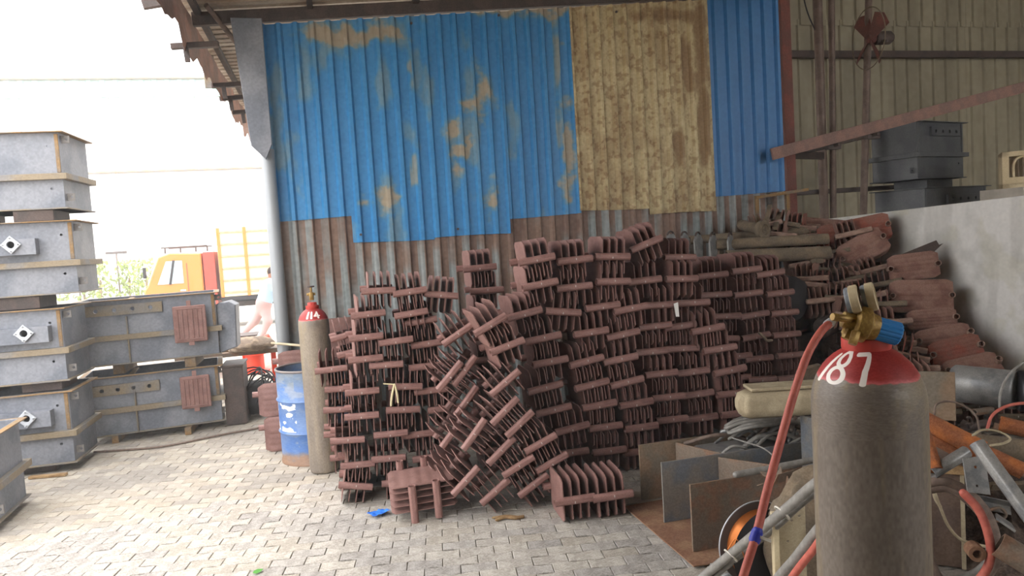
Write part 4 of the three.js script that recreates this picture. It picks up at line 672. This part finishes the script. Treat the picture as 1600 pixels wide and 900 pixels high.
// ---------- scrap heap on the right ----------
{
  // brown box of sheet with a strap, behind the near cylinder
  const bx = [2.65, 0, -2.92];
  const t = thing('sheet_box', 'brown sheet-metal box with a pale strap, right of the near cylinder', 'box', [bx[0] + 0.03, 0.004, bx[2]], rad(-42));
  part(t, 'box_body', box(0.42, 0.47, 0.4, 0, 0.235, -0.2, 0.005), std({ map: mottled([92, 74, 64], [104, 84, 70], 0.5, 4, 10), roughness: 0.85 }));
  part(t, 'lid_panel', muv(extrude([[-0.24, 0], [0.22, 0], [0.22, 0.035], [-0.24, 0.15]], 0.02, 0.002)).translate(0, 0.462, 0.0), M.wood); part(t, 'corner_strip', box(0.018, 0.46, 0.012, 0.2, 0.23, 0.006, 0.002), M.beige); part(t, 'shelf_strip', box(0.2, 0.012, 0.03, -0.12, 0.44, 0.012, 0.002), M.beige);
  solo('cloth_strap', 'pale cloth strap hanging from the brown box to the cables', 'strap', merge([tube([[2.538, 0.473, -2.652], [2.546, 0.397, -2.624], [2.565, 0.323, -2.604], [2.602, 0.268, -2.581], [2.644, 0.25, -2.549], [2.679, 0.25, -2.499]], 0.007, 40, 6), tube([[2.535, 0.476, -2.653], [2.535, 0.437, -2.64], [2.544, 0.408, -2.626]], 0.008, 12, 6)]), M.beige);
  // looped hose and cables
  solo('coiled_cable', 'brown cable looping round in front of the brown sheet box', 'cable', tube([[2.373, 0.557, -2.544], [2.442, 0.576, -2.497], [2.514, 0.535, -2.456], [2.551, 0.461, -2.4], [2.566, 0.349, -2.368], [2.565, 0.235, -2.382], [2.51, 0.141, -2.431], [2.445, 0.122, -2.497], [2.425, 0.197, -2.559], [2.463, 0.343, -2.611]], 0.02, 90, 10), M.cableBrown);
  solo('coiled_cable', 'second brown cable in the loop, just below the first', 'cable', tube([[2.424, 0.501, -2.6], [2.509, 0.517, -2.549], [2.566, 0.473, -2.501], [2.607, 0.392, -2.454], [2.618, 0.3, -2.435], [2.613, 0.184, -2.449], [2.573, 0.073, -2.493]], 0.017, 70, 10), M.cableBrown);
  solo('coiled_hose', 'pink-red hose in the loop beside the brown cables', 'hose', tube([[2.419, 0.568, -2.378], [2.455, 0.508, -2.345], [2.468, 0.425, -2.315], [2.474, 0.335, -2.308], [2.466, 0.258, -2.325], [2.431, 0.175, -2.37], [2.377, 0.109, -2.462]], 0.017, 60, 10), M.hoseRed);
  solo('coiled_cable', 'pale grey cable at the foot of the loop', 'cable', tube([[2.659, 0.279, -2.485], [2.645, 0.206, -2.484], [2.61, 0.15, -2.51], [2.557, 0.116, -2.541], [2.497, 0.081, -2.585]], 0.014, 40, 8), M.cable);
  const pipe = (label, a, b, r, m, hollow = 0.8) => solo('scrap_pipe', label, 'pipe', rod(a, b, r, 20, r * hollow), m);
  pipe('thick rusty orange pipe running down from behind the near cylinder', [2.557, 0.777, -2.761], [2.71, 0.653, -2.559], 0.046, M.orange);
  pipe('thin rusty orange bar below the thick orange pipe', [2.549, 0.708, -2.707], [2.701, 0.584, -2.536], 0.02, M.orange, 0.3);
  pipe('rusty orange pipe cut by the right edge, uppermost', [2.967, 0.71, -2.706], [3.094, 0.673, -2.568], 0.036, M.orange);
  pipe('rusty orange pipe with its open end at the right edge', [2.655, 0.673, -2.523], [2.767, 0.598, -2.418], 0.036, M.orange);
  pipe('steep rusty orange bar beside the near cylinder', [2.476, 0.761, -2.646], [2.428, 0.617, -2.524], 0.03, M.orange, 0.3);
  pipe('long grey steel pipe slanting down to the right edge', [2.521, 0.754, -2.407], [2.547, 0.436, -2.121], 0.03, M.steel, 0.82);
  pipe('short grey steel pipe lying on the brown box', [2.408, 0.605, -2.528], [2.593, 0.674, -2.528], 0.027, M.steel, 0.82);
  pipe('broad grey-brown pipe lying across the right edge', [2.797, 0.636, -2.691], [3.04, 0.598, -2.525], 0.055, M.dusty);
  pipe('brown pipe low at the right edge below the bracket', [2.489, 0.38, -2.286], [2.607, 0.278, -2.147], 0.05, M.plateRust);
  solo('ring_collar', 'small rusty pipe collar seen end-on below the loop of cables', 'ring', lathe([[0.017, -0.03], [0.032, -0.03], [0.032, 0.03], [0.017, 0.03], [0.017, -0.03]], 28).rotateX(Math.PI / 2).rotateY(-0.5).translate(...[2.438, 0.335, -2.348]), M.rustSheet);
  solo('slotted_bracket', 'grey slotted steel bracket between the two grey pipes', 'bracket', merge([extrude([[-0.06, -0.1], [0.06, -0.11], [0.05, 0.12], [-0.07, 0.1]], 0.01, 0.002, [[-0.005, 0.05, 0.008], [-0.005, -0.06, 0.008]]), extrude([[-0.008, -0.02], [0.004, -0.02], [0.004, 0.04], [-0.008, 0.04]], 0.0118)]).scale(0.68, 0.68, 1).rotateX(-0.3).rotateY(-0.6).translate(...[2.527, 0.613, -2.416]), M.steel);
  // big grey cylinder with a black end cap
  const c = thing('grey_cylinder', 'grey lying cylinder with a black end cap at the right edge', 'cylinder', [0, 0, 0]), a = [3.427, 0.728, -3.418], b = [3.555, 0.723, -3.128];
  part(c, 'shell', rod(a, b, 0.105, 32), M.steel); part(c, 'end_cap', rod([b[0] - 0.01, b[1], b[2] + 0.003], [b[0] + 0.1, b[1] - 0.005, b[2] + 0.08], 0.11, 32), M.black); part(c, 'cap_mark', rod([b[0] + 0.05, b[1] - 0.06, b[2] + 0.16], [b[0] + 0.08, b[1] - 0.08, b[2] + 0.16], 0.006, 8), M.white);
  solo('steel_sheet', 'grey-green steel sheet standing behind the near cylinder on the right', 'steel sheet', box(0.24, 0.26, 0.02, 0, 0, 0, 0.004).rotateY(-0.7).translate(...[3.052, 0.737, -3.203]), M.plate);
  // loops of wire
  solo('wire_loop', 'thin grey wire arching up at the right edge before the white wall', 'wire', tube([[3.147, 0.721, -2.868], [3.156, 0.799, -2.871], [3.199, 0.881, -2.866], [3.281, 0.945, -2.85], [3.407, 0.988, -2.821]], 0.006, 40, 6), M.cable);
  solo('wire_loop', 'pink wire loop at the right edge above the orange pipes', 'wire', tube([[2.865, 0.699, -2.679], [2.892, 0.762, -2.676], [2.952, 0.799, -2.664], [3.039, 0.811, -2.643], [3.152, 0.798, -2.614]], 0.007, 40, 6), M.hoseRed);
  solo('wire_loop', 'brown wire loop round the dark hollow behind the near cylinder', 'wire', tube([[2.755, 0.743, -2.864], [2.768, 0.791, -2.864], [2.826, 0.803, -2.85], [2.89, 0.775, -2.812], [2.906, 0.738, -2.775], [2.874, 0.632, -2.724], [2.834, 0.56, -2.677]], 0.005, 40, 6), M.cableBrown);
  solo('wire_loop', 'pale ring of wire lying on the grey slanting pipe', 'wire', tube([[2.508, 0.786, -2.412], [2.564, 0.799, -2.419], [2.628, 0.789, -2.403], [2.654, 0.766, -2.374], [2.597, 0.759, -2.347], [2.524, 0.759, -2.344]], 0.005, 40, 6), M.beige);
  // irregular scraps: bent plates and clips that fill the heap; each its own piece
  const kinds = ['bent plate scrap', 'short pipe scrap', 'angle scrap', 'clip scrap'];
  for (let i = 0; i < 64; i++) {
    const px = rr(0, 1), pz = rr(0, 1), x = 2.95 + px * 1.2, z = -2.6 - pz * 1.4, y = 0.08 + (0.24 + 0.2 * pz) * rr(0.55, 1) * (1 - Math.abs(px - 0.5) * 0.3), k = i % 4;
    const g = k === 0 ? extrude([[-0.08, -0.03], [0.07, -0.04], [0.09, 0.03], [-0.05, 0.05]], 0.008, 0.002).rotateX(rr(-1.4, 1.4)) : k === 1 ? rod([-0.09, 0, 0], [0.09, 0.01, 0], rr(0.018, 0.03), 14, 0.014) : k === 2 ? merge([box(0.2, 0.05, 0.006, 0, 0, 0), box(0.2, 0.006, 0.05, 0, -0.022, 0.022)]).rotateX(rr(-1, 1)) : tube([[-0.06, 0.02, 0], [0.02, 0.03, 0], [0.05, 0.0, 0.01], [0.02, -0.03, 0], [-0.06, -0.02, 0]], 0.008, 24, 7);
    solo('scrap_piece', `small dusty ${kinds[k]} lying in the scrap heap at the right`, 'scrap', g.rotateZ(rr(-0.5, 0.5)).rotateY(rr(-1.5, 1.5)).translate(x, y, z), [M.darkSteel, M.dusty, M.plateRust, M.steel, M.radiatorDull][(i * 7 + k) % 5], `small ${kinds[k]} pieces in the right scrap heap`);
  }
  const mound = (() => { const n = 40, g = new THREE.PlaneGeometry(1, 1, n, n).rotateX(-Math.PI / 2), p = g.attributes.position; for (let i = 0; i < p.count; i++) { const u = p.getX(i), v = p.getZ(i), e = Math.min(1, 4 * (0.5 - Math.max(Math.abs(u), Math.abs(v)))); p.setXYZ(i, 3.62 + u * 1.5 - v * 0.15, 0.004 + e * (0.2 + 0.24 * (0.5 - v)) * (0.75 + 0.6 * (fbm(u * 9 + 5, v * 9 + 5, 3) - 0.5)) + (fbm(u * 30 + 3, v * 30, 2) - 0.5) * 0.06 * e, -3.3 + v * 1.7); } const q = g.toNonIndexed(); q.computeVertexNormals(); return muv(q); })();
  const md = solo('scrap_mound', 'dark rusty scrap and swarf heaped under the pipes at the right', 'scrap', mound, std({ map: mottled([66, 54, 48], [96, 80, 68], 0.4, 9, 30), roughness: 0.95 })); md.userData = { kind: 'stuff', label: 'dark rusty scrap and swarf heaped under the pipes at the right' };
}
// ---------- small things on the pavers ----------
solo('blue_rag', 'crumpled bright blue plastic scrap on the pavers before the flat radiator', 'plastic scrap', (() => { const g = new THREE.PlaneGeometry(0.12, 0.09, 14, 10).rotateX(-Math.PI / 2), p = g.attributes.position; for (let i = 0; i < p.count; i++) p.setY(i, 0.006 + 0.026 * fbm(p.getX(i) * 40 + 9, p.getZ(i) * 40 + 9, 3)); g.computeVertexNormals(); return g; })().rotateY(0.5).translate([0.194, 0, -4.679][0], 0.002, [0.194, 0, -4.679][2]), std({ color: 0x2f74d8, roughness: 0.5, side: THREE.DoubleSide }));
solo('wood_splinter', 'brown splintered bark strip lying on the pavers', 'splinter', merge([tube([[0.877, 0.012, -4.27], [0.935, 0.016, -4.278], [0.992, 0.014, -4.247], [1.039, 0.012, -4.255]], 0.011, 20, 7), tube([[0.864, 0.008, -4.32], [0.941, 0.014, -4.303], [1.03, 0.01, -4.253]], 0.007, 20, 6)]), M.wood);
{ const l = [-0.491, 0.01, -4.077]; solo('green_leaf', 'small green leaf on the pavers at the bottom edge', 'leaf', (() => { const g = extrude([[-0.03, 0], [-0.015, 0.015], [0.01, 0.016], [0.032, 0], [0.01, -0.014], [-0.015, -0.015]], 0.0015).rotateX(-1.3); return g; })().rotateY(0.6).translate(l[0], 0.012, l[2]), std({ color: 0x4c8a34, roughness: 0.7 })); }
solo('wood_batten', 'thin wooden batten on the ground beside the left tank stack', 'batten', bar([-2.503, 0.012, -6.709], [-2.215, 0.012, -6.663], 0.05, 0.02), M.wood);
// ---------- eave, yard and what stands in it ----------
{
  // crumpled fascia sheet hanging along the eave
  const n = 60, m = 8, g = new THREE.PlaneGeometry(1, 1, n, m), p = g.attributes.position;
  for (let i = 0; i < p.count; i++) { const u = p.getX(i) + 0.5, v = p.getY(i) + 0.5, z = -5.0 - u * 6.5, low = 3.4 + 0.16 * (fbm(u * 14 + 3, 2.5, 3) - 0.5) * 2; p.setXYZ(i, -0.96 + (0.5 - v) * 0.1 * (fbm(u * 9, v * 3 + 4, 3) - 0.3) + 0.03 * (fbm(u * 26, v * 4, 2) - 0.5), low + (3.76 - low) * v, z); }
  g.computeVertexNormals();
  const fs = new THREE.MeshStandardMaterial({ map: mottled([168, 126, 108], [140, 112, 100], 1.2, 6, 12), roughness: 0.8, side: THREE.DoubleSide });
  solo('eave_sheet', 'crumpled red-brown sheet hanging along the roof eave', 'sheet', muv(g), fs);
  for (const [z, x, l] of [[-6.36, -1.05, 'nearest'], [-7.78, -0.95, 'second'], [-8.4, -0.96, 'third'], [-9.2, -0.92, 'farthest']]) solo('eave_bracket', `dark angle bracket under the eave, ${l} from the camera`, 'bracket', merge([bar([x - 0.02, 3.4, z], [x + 0.34, 3.42, z], 0.05, 0.045), bar([x + 0.09, 3.4, z + 0.03], [x + 0.1, 3.27, z + 0.03], 0.02, 0.04, [1, 0, 0])]), M.darkSteel);
  solo('hanging_strip', 'narrow grey strip hanging below the eave sheet', 'strip', box(0.11, 0.34, 0.02, [-1.038, 3.647, -8.238][0], [-1.038, 3.647, -8.238][1], [-1.038, 3.647, -8.238][2], 0.01), M.band);
  solo('gutter_flap', 'dented grey sheet flap hanging at the left end of the wall top', 'flap', (() => { const q = extrude([[-0.13, 0.9], [0.12, 0.9], [0.12, -0.15], [0.06, -0.28], [-0.05, -0.16], [-0.07, 0.1]], 0.03, 0.004); return muv(q); })().translate(-0.5, 2.8, -6.62), M.tank);
  solo('brace_pipe', 'thin pipe brace running along under the eave to the wall corner', 'pipe', rod([-0.803, 3.783, -6.536], [-0.502, 3.463, -7.369], 0.022, 12), M.pole);
  solo('eave_beam', 'dark beam end jutting out under the roof edge', 'beam', bar([-1.311, 3.826, -6.665], [-0.7, 3.964, -6.729], 0.06, 0.09), M.darkSteel);
}
{
  // great white shed across the yard
  const b = thing('white_shed', 'huge pale shed wall across the yard with a greenish roof edge', 'building', [0, 0, 0]);
  for (let i = 0; i < 14; i++) part(b, 'wall_bay', box(3.96, 10.1, 0.2, -32 + i * 4, 5.05, -41, 0.01), M.farWall);
  part(b, 'roof_edge', corr(-34, 22, 10.1, 10.95, 0.6, 0.2, 0.08).translate(0, 0, -40.8), M.farTrim); part(b, 'roof_ridge_line', box(56, 0.08, 0.5, -6, 10.98, -40.7, 0.01), M.band);
  part(b, 'gutter', rod([-34, 6.45, -40.7], [22, 6.25, -40.7], 0.07, 8), M.band); part(b, 'roof', box(57, 0.15, 14, -6, 11.05, -47.6, 0.02), M.farTrim);
  // hedge of pale shrubs before it
  for (let k = 0; k < 5; k++) {
    const t = thing('yard_shrub', `pale yellow-green shrub far across the yard, ${['first', 'second', 'third', 'fourth', 'fifth'][k]} from the left`, 'shrub', [-11.8 + k * 0.95, 0, -36 - (k % 2)]);
    part(t, 'stem', rod([0, 0, 0], [0.05, 1.1, 0], 0.05, 8), M.wood);
    const leaf = new THREE.PlaneGeometry(0.16, 0.1), N = 260, im = new THREE.InstancedMesh(leaf, std({ color: 0x8a9a4a, side: THREE.DoubleSide, roughness: 0.8 }), N), o = new THREE.Object3D();
    for (let i = 0; i < N; i++) { const a = rr(0, 6.28), r = Math.sqrt(rnd()) * 0.65, y = rr(0.3, 1.9); o.position.set(Math.cos(a) * r * (1.2 - y * 0.3), y, Math.sin(a) * r); o.rotation.set(rr(-2, 2), rr(-3, 3), rr(-2, 2)); o.updateMatrix(); im.setMatrixAt(i, o.matrix); }
    im.name = 'foliage'; im.userData = { kind: 'stuff' }; t.add(im);
  }
  for (const [x, l] of [[-11.3, 'left'], [-9.6, 'right']]) { const t = thing('roof_bar', `dark ${l} cross-bar on a pole far across the yard`, 'pole', [x, 0, -38]); part(t, 'mast', rod([0, 0, 0], [0, 2.3, 0], 0.04, 8), M.pole); part(t, 'cross_bar', box(0.9, 0.12, 0.1, 0, 2.3, 0, 0.01), M.darkSteel); }
}
{
  // truck: orange cab to the left, slatted cream cargo body to the right
  const t = thing('cargo_truck', 'truck with orange cab and tall cream slatted cargo body, far out in the yard', 'truck', [-3.6, -0.06, -20.6], 0.03); t.scale.setScalar(0.9);
  const cab = muv(extrude([[-0.95, 0.45], [0.55, 0.45], [0.55, 2.15], [-0.25, 2.2], [-0.55, 2.1], [-0.86, 1.35], [-0.97, 1.2]], 1.7, 0.03)).translate(0, 0, -0.85);
  const c = part(t, 'cab', cab, M.truckOrange); part(c, 'windscreen', muv(extrude([[0, 0], [0.06, 0], [0.33, 0.66], [0.27, 0.68]], 1.5)).translate(-0.9, 1.38, -0.75), M.glass);
  part(c, 'side_window', muv(extrude([[-0.62, 1.35], [0.05, 1.35], [0.05, 1.98], [-0.36, 1.98]], 0.02)).translate(0, 0, 0.875), M.glass); part(c, 'door_seam', box(0.02, 1.1, 0.012, 0.16, 1.35, 0.885, 0), M.truckRed); part(c, 'door_handle', box(0.14, 0.04, 0.03, 0.02, 1.15, 0.895), M.white); part(c, 'window_pillar', bar([-0.3, 1.33, 0.9], [-0.16, 2.0, 0.9], 0.03, 0.06, [1, 0, 0]), M.blackMatt);
  part(c, 'side_stripe', box(0.5, 0.1, 0.012, -0.1, 0.95, 0.887, 0.004), M.white); part(c, 'bumper', box(0.14, 0.2, 1.8, -1.0, 0.5, 0, 0.02), M.white); part(c, 'mirror', box(0.06, 0.3, 0.2, -0.9, 1.7, 1.0, 0.02), M.blackMatt); part(c, 'cab_back', box(0.3, 1.75, 1.66, 0.74, 1.3, 0), M.truckRed);
  part(c, 'roof_rack', merge([box(1.2, 0.04, 0.04, 0.1, 2.36, 0.6), box(1.2, 0.04, 0.04, 0.1, 2.36, -0.6), ...[-0.4, 0, 0.4, 0.7].map((x) => box(0.04, 0.16, 0.04, x, 2.28, 0.6))]), M.darkSteel);
  const b = part(t, 'cargo_body', box(4.3, 1.95, 1.9, 3.15, 1.85, 0, 0.02), M.truckCream);
  for (let k = 0; k < 7; k++) part(b, 'side_post', box(0.08, 1.95, 0.06, 1.05 + k * 0.7, 1.85, 0.97, 0.01), M.truckOrange);
  for (let k = 0; k < 6; k++) part(b, 'side_slat', box(4.3, 0.05, 0.04, 3.15, 1.0 + k * 0.34, 0.965, 0.01), M.beige);
  part(b, 'floor_beam', box(4.3, 0.12, 1.9, 3.15, 0.82, 0), M.blackMatt); part(t, 'chassis', box(5.6, 0.14, 0.8, 2.2, 0.62, 0), M.darkSteel); part(t, 'side_guard', merge([box(2.2, 0.06, 0.04, 2.6, 0.55, 0.9), box(2.2, 0.06, 0.04, 2.6, 0.38, 0.9)]), M.white);
  for (const [x, z] of [[-0.35, 0.8], [-0.35, -0.8], [4.2, 0.85], [4.2, -0.85]]) { const w = part(t, 'wheel', lathe([[0.2, -0.12], [0.42, -0.12], [0.45, -0.08], [0.45, 0.08], [0.42, 0.12], [0.2, 0.12]], 28).rotateX(Math.PI / 2).translate(x, 0.52, z), M.blackMatt); part(w, 'wheel_hub', rod([x, 0.52, z - 0.1], [x, 0.52, z + 0.1], 0.21, 18), M.truckOrange); }
}
{
  // person leaning forward, mid-push, seen from the side; partly behind the wall's end
  const J = { hip: [0, 0.78, 0], chest: [0.14, 1.08, 0], neck: [0.19, 1.23, 0], head: [0.225, 1.36, 0], sL: [0.15, 1.17, 0.15], sR: [0.17, 1.17, -0.15], eL: [0.3, 0.98, 0.19], eR: [0.33, 0.99, -0.18], hL: [0.5, 0.97, 0.16], hR: [0.53, 0.98, -0.16], kL: [0.05, 0.42, 0.09], kR: [-0.2, 0.44, -0.09], aL: [-0.12, 0.07, 0.09], aR: [-0.52, 0.13, -0.09], tL: [0.03, 0.03, 0.09], tR: [-0.42, 0.03, -0.09] };
  const B = [['hip', 'chest', 0.13, 0.15], ['chest', 'neck', 0.14, 0.055], ['neck', 'head', 0.05, 0.085], ['head', 'head', 0.1, 0.1], ['chest', 'sL', 0.1, 0.065], ['chest', 'sR', 0.1, 0.065], ['sL', 'eL', 0.055, 0.04], ['sR', 'eR', 0.055, 0.04], ['eL', 'hL', 0.04, 0.03], ['eR', 'hR', 0.04, 0.03], ['hip', 'kL', 0.1, 0.06], ['hip', 'kR', 0.1, 0.06], ['kL', 'aL', 0.058, 0.038], ['kR', 'aR', 0.058, 0.038], ['aL', 'tL', 0.04, 0.03], ['aR', 'tR', 0.04, 0.03]];
  const field = (bones, cell, lo, hi, grow, mat, name, parent) => {
    const N = Math.ceil(Math.max(hi[0] - lo[0], hi[1] - lo[1], hi[2] - lo[2]) / cell) + 2, mc = new MarchingCubes(N, mat, false, false, 60000), S = (N - 1) * cell / 2, c = [(lo[0] + hi[0]) / 2, (lo[1] + hi[1]) / 2, (lo[2] + hi[2]) / 2];
    for (let k = 0; k < N; k++) for (let j = 0; j < N; j++) for (let i = 0; i < N; i++) {
      const q = [c[0] + (i / (N / 2) - 1) * S * N / (N - 1), c[1] + (j / (N / 2) - 1) * S * N / (N - 1), c[2] + (k / (N / 2) - 1) * S * N / (N - 1)]; let d = 0;
      for (const [a, b, r0, r1] of bones) { const A = J[a], Bq = J[b], ab = [0, 1, 2].map((t) => Bq[t] - A[t]), l = ab[0] ** 2 + ab[1] ** 2 + ab[2] ** 2, h = l ? Math.min(1, Math.max(0, (ab[0] * (q[0] - A[0]) + ab[1] * (q[1] - A[1]) + ab[2] * (q[2] - A[2])) / l)) : 0; d += Math.exp(-(Math.hypot(...[0, 1, 2].map((t) => q[t] - A[t] - ab[t] * h)) - (r0 + (r1 - r0) * h) - grow) * 45); }
      mc.field[i + j * N + k * N * N] = Math.log(d + 1e-30) / 45;
    }
    mc.isolation = 0; mc.update(); const n = mc.count, g = new THREE.BufferGeometry(), P = new Float32Array(n * 3), Q = new Float32Array(n * 3);
    for (let i = 0; i < n; i++) for (let t = 0; t < 3; t++) { P[i * 3 + t] = c[t] + mc.positionArray[i * 3 + t] * S * N / (N - 1); Q[i * 3 + t] = mc.normalArray[i * 3 + t]; }
    g.setAttribute('position', new THREE.BufferAttribute(P, 3)); g.setAttribute('normal', new THREE.BufferAttribute(Q, 3)); return part(parent, name, g, mat);
  };
  const t = thing('person', 'person in pale blue shirt leaning forward to push, behind the orange machine', 'person', [-1.28, 0, -15.2], 0);
  const skin = std({ color: 0x8a5a42, roughness: 0.7 });
  field(B, 0.022, [-0.7, -0.02, -0.45], [0.7, 1.5, 0.45], 0, skin, 'body', t);
  field([B[0], B[4], B[5], B[6], B[7], ['chest', 'chest', 0.13, 0.13]], 0.022, [-0.3, 0.6, -0.4], [0.6, 1.4, 0.4], 0.018, std({ color: 0x9fb8cc, roughness: 0.9 }), 'shirt', t);
  field([['hip', 'hip', 0.13, 0.13], B[10], B[11], B[12], B[13]], 0.022, [-0.7, 0.05, -0.35], [0.35, 1.0, 0.35], 0.018, std({ color: 0xa88a86, roughness: 0.9 }), 'trousers', t);
  part(t, 'hair', new THREE.SphereGeometry(0.108, 20, 14, 0, 6.2832, 0, 1.7).rotateZ(0.35).translate(0.215, 1.385, 0), std({ color: 0x2a1a14, roughness: 0.9 }));
}
{
  // orange machine in the yard with its column, and the clutter on the tables before it
  const t = thing('orange_machine', 'bright orange machine with a flanged column out in the yard', 'machine', [-1.5, 0, -11.6], 0.05); t.scale.y = 0.66;
  part(t, 'body_panel', box(0.75, 0.28, 0.5, -0.05, 0.66, 0, 0.02), M.machine); part(t, 'dark_panel', box(0.36, 0.2, 0.1, -0.5, 0.58, 0.2, 0.02), M.truckRed); part(t, 'top_bar', box(1.2, 0.03, 0.5, -0.2, 0.82, 0, 0.006), M.darkSteel);
  part(t, 'column', lathe([[0, 0], [0.2, 0], [0.2, 0.05], [0.13, 0.07], [0.13, 0.4], [0.19, 0.42], [0.19, 0.47], [0.1, 0.5], [0, 0.5]], 24).translate(0.34, 0, 0.3), M.machine); part(t, 'side_spout', merge([rod([0.32, 0.66, 0.2], [0.55, 0.74, 0.2], 0.06, 14), rod([0.52, 0.73, 0.2], [0.58, 0.75, 0.2], 0.09, 14)]), M.machine);
  for (const x of [-0.45, 0.2]) part(t, 'leg', box(0.08, 0.52, 0.4, x, 0.26, -0.02, 0.01), M.machine);
  const tb = thing('work_table', 'low rusty table with clutter beyond the right-hand tanks', 'table', [-1.25, 0, -9.6], 0.08);
  part(tb, 'table_top', box(1.2, 0.05, 0.7, 0, 0.55, 0), M.plateRust); for (const [x, z] of [[-0.5, 0.28], [0.5, 0.28], [-0.5, -0.28], [0.5, -0.28]]) part(tb, 'leg', box(0.06, 0.525, 0.06, x, 0.262, z), M.machine);
  solo('plank', 'brown plank lying on the low rusty table', 'plank', box(0.8, 0.05, 0.16, -1.2, 0.604, -9.45, 0.006), M.wood);
  const blob = (sx, sy, sz, f) => { const g = new THREE.SphereGeometry(1, 30, 20), p = g.attributes.position; for (let i = 0; i < p.count; i++) { const k = 0.8 + 0.45 * (fbm(p.getX(i) * f + 9, p.getY(i) * f + p.getZ(i) * f * 0.7 + 9, 3)); p.setXYZ(i, p.getX(i) * sx * k, Math.max(-0.6, p.getY(i)) * sy * k, p.getZ(i) * sz * k); } g.computeVertexNormals(); return muv(g); };
  solo('cloth_bundle', 'pale crumpled cloth bundle on the low table', 'cloth', blob(0.26, 0.1, 0.2, 3).translate(-0.98, 0.63, -9.35), M.cloth);
  solo('wire_bundle', 'dark tangled bundle of wire on the ground beside the right tanks', 'wire bundle', merge([blob(0.24, 0.2, 0.2, 4).translate(0, 0.14, 0), ...Array.from({ length: 9 }, (_, k) => new THREE.TorusGeometry(0.2 + 0.02 * (k % 3), 0.008, 6, 24).rotateX(rr(-1, 1)).rotateY(rr(-1.5, 1.5)).translate(0, 0.26, 0))]).translate(-0.86, 0.02, -8.25), M.blackMatt);
  solo('side_radiator', 'dark finned panel on edge at the right side of the stacked tank', 'panel', muv(extrude([[0, 0], [0.17, 0.05], [0.19, 0.48], [0.12, 0.52], [0, 0.5]], 0.3, 0.01)).translate(-1.13, 0.745, -8.2), M.tank);
  solo('dark_crate', 'dark steel crate standing right of the tank on the ground', 'crate', merge([box(0.2, 0.6, 0.4, -1.02, 0.303, -8.05, 0.01), box(0.22, 0.02, 0.44, -1.02, 0.61, -8.05, 0.004)]), M.darkSteel);
  solo('ground_cable', 'thin dark cable lying on the ground before the right tanks', 'cable', tube([[-2.2, 0.012, -7.35], [-1.6, 0.012, -7.25], [-1.1, 0.012, -7.45], [-0.7, 0.012, -7.6], [-0.5, 0.012, -7.9]], 0.01, 50, 6), M.cableBrown);
}
renderer.render(scene, camera);
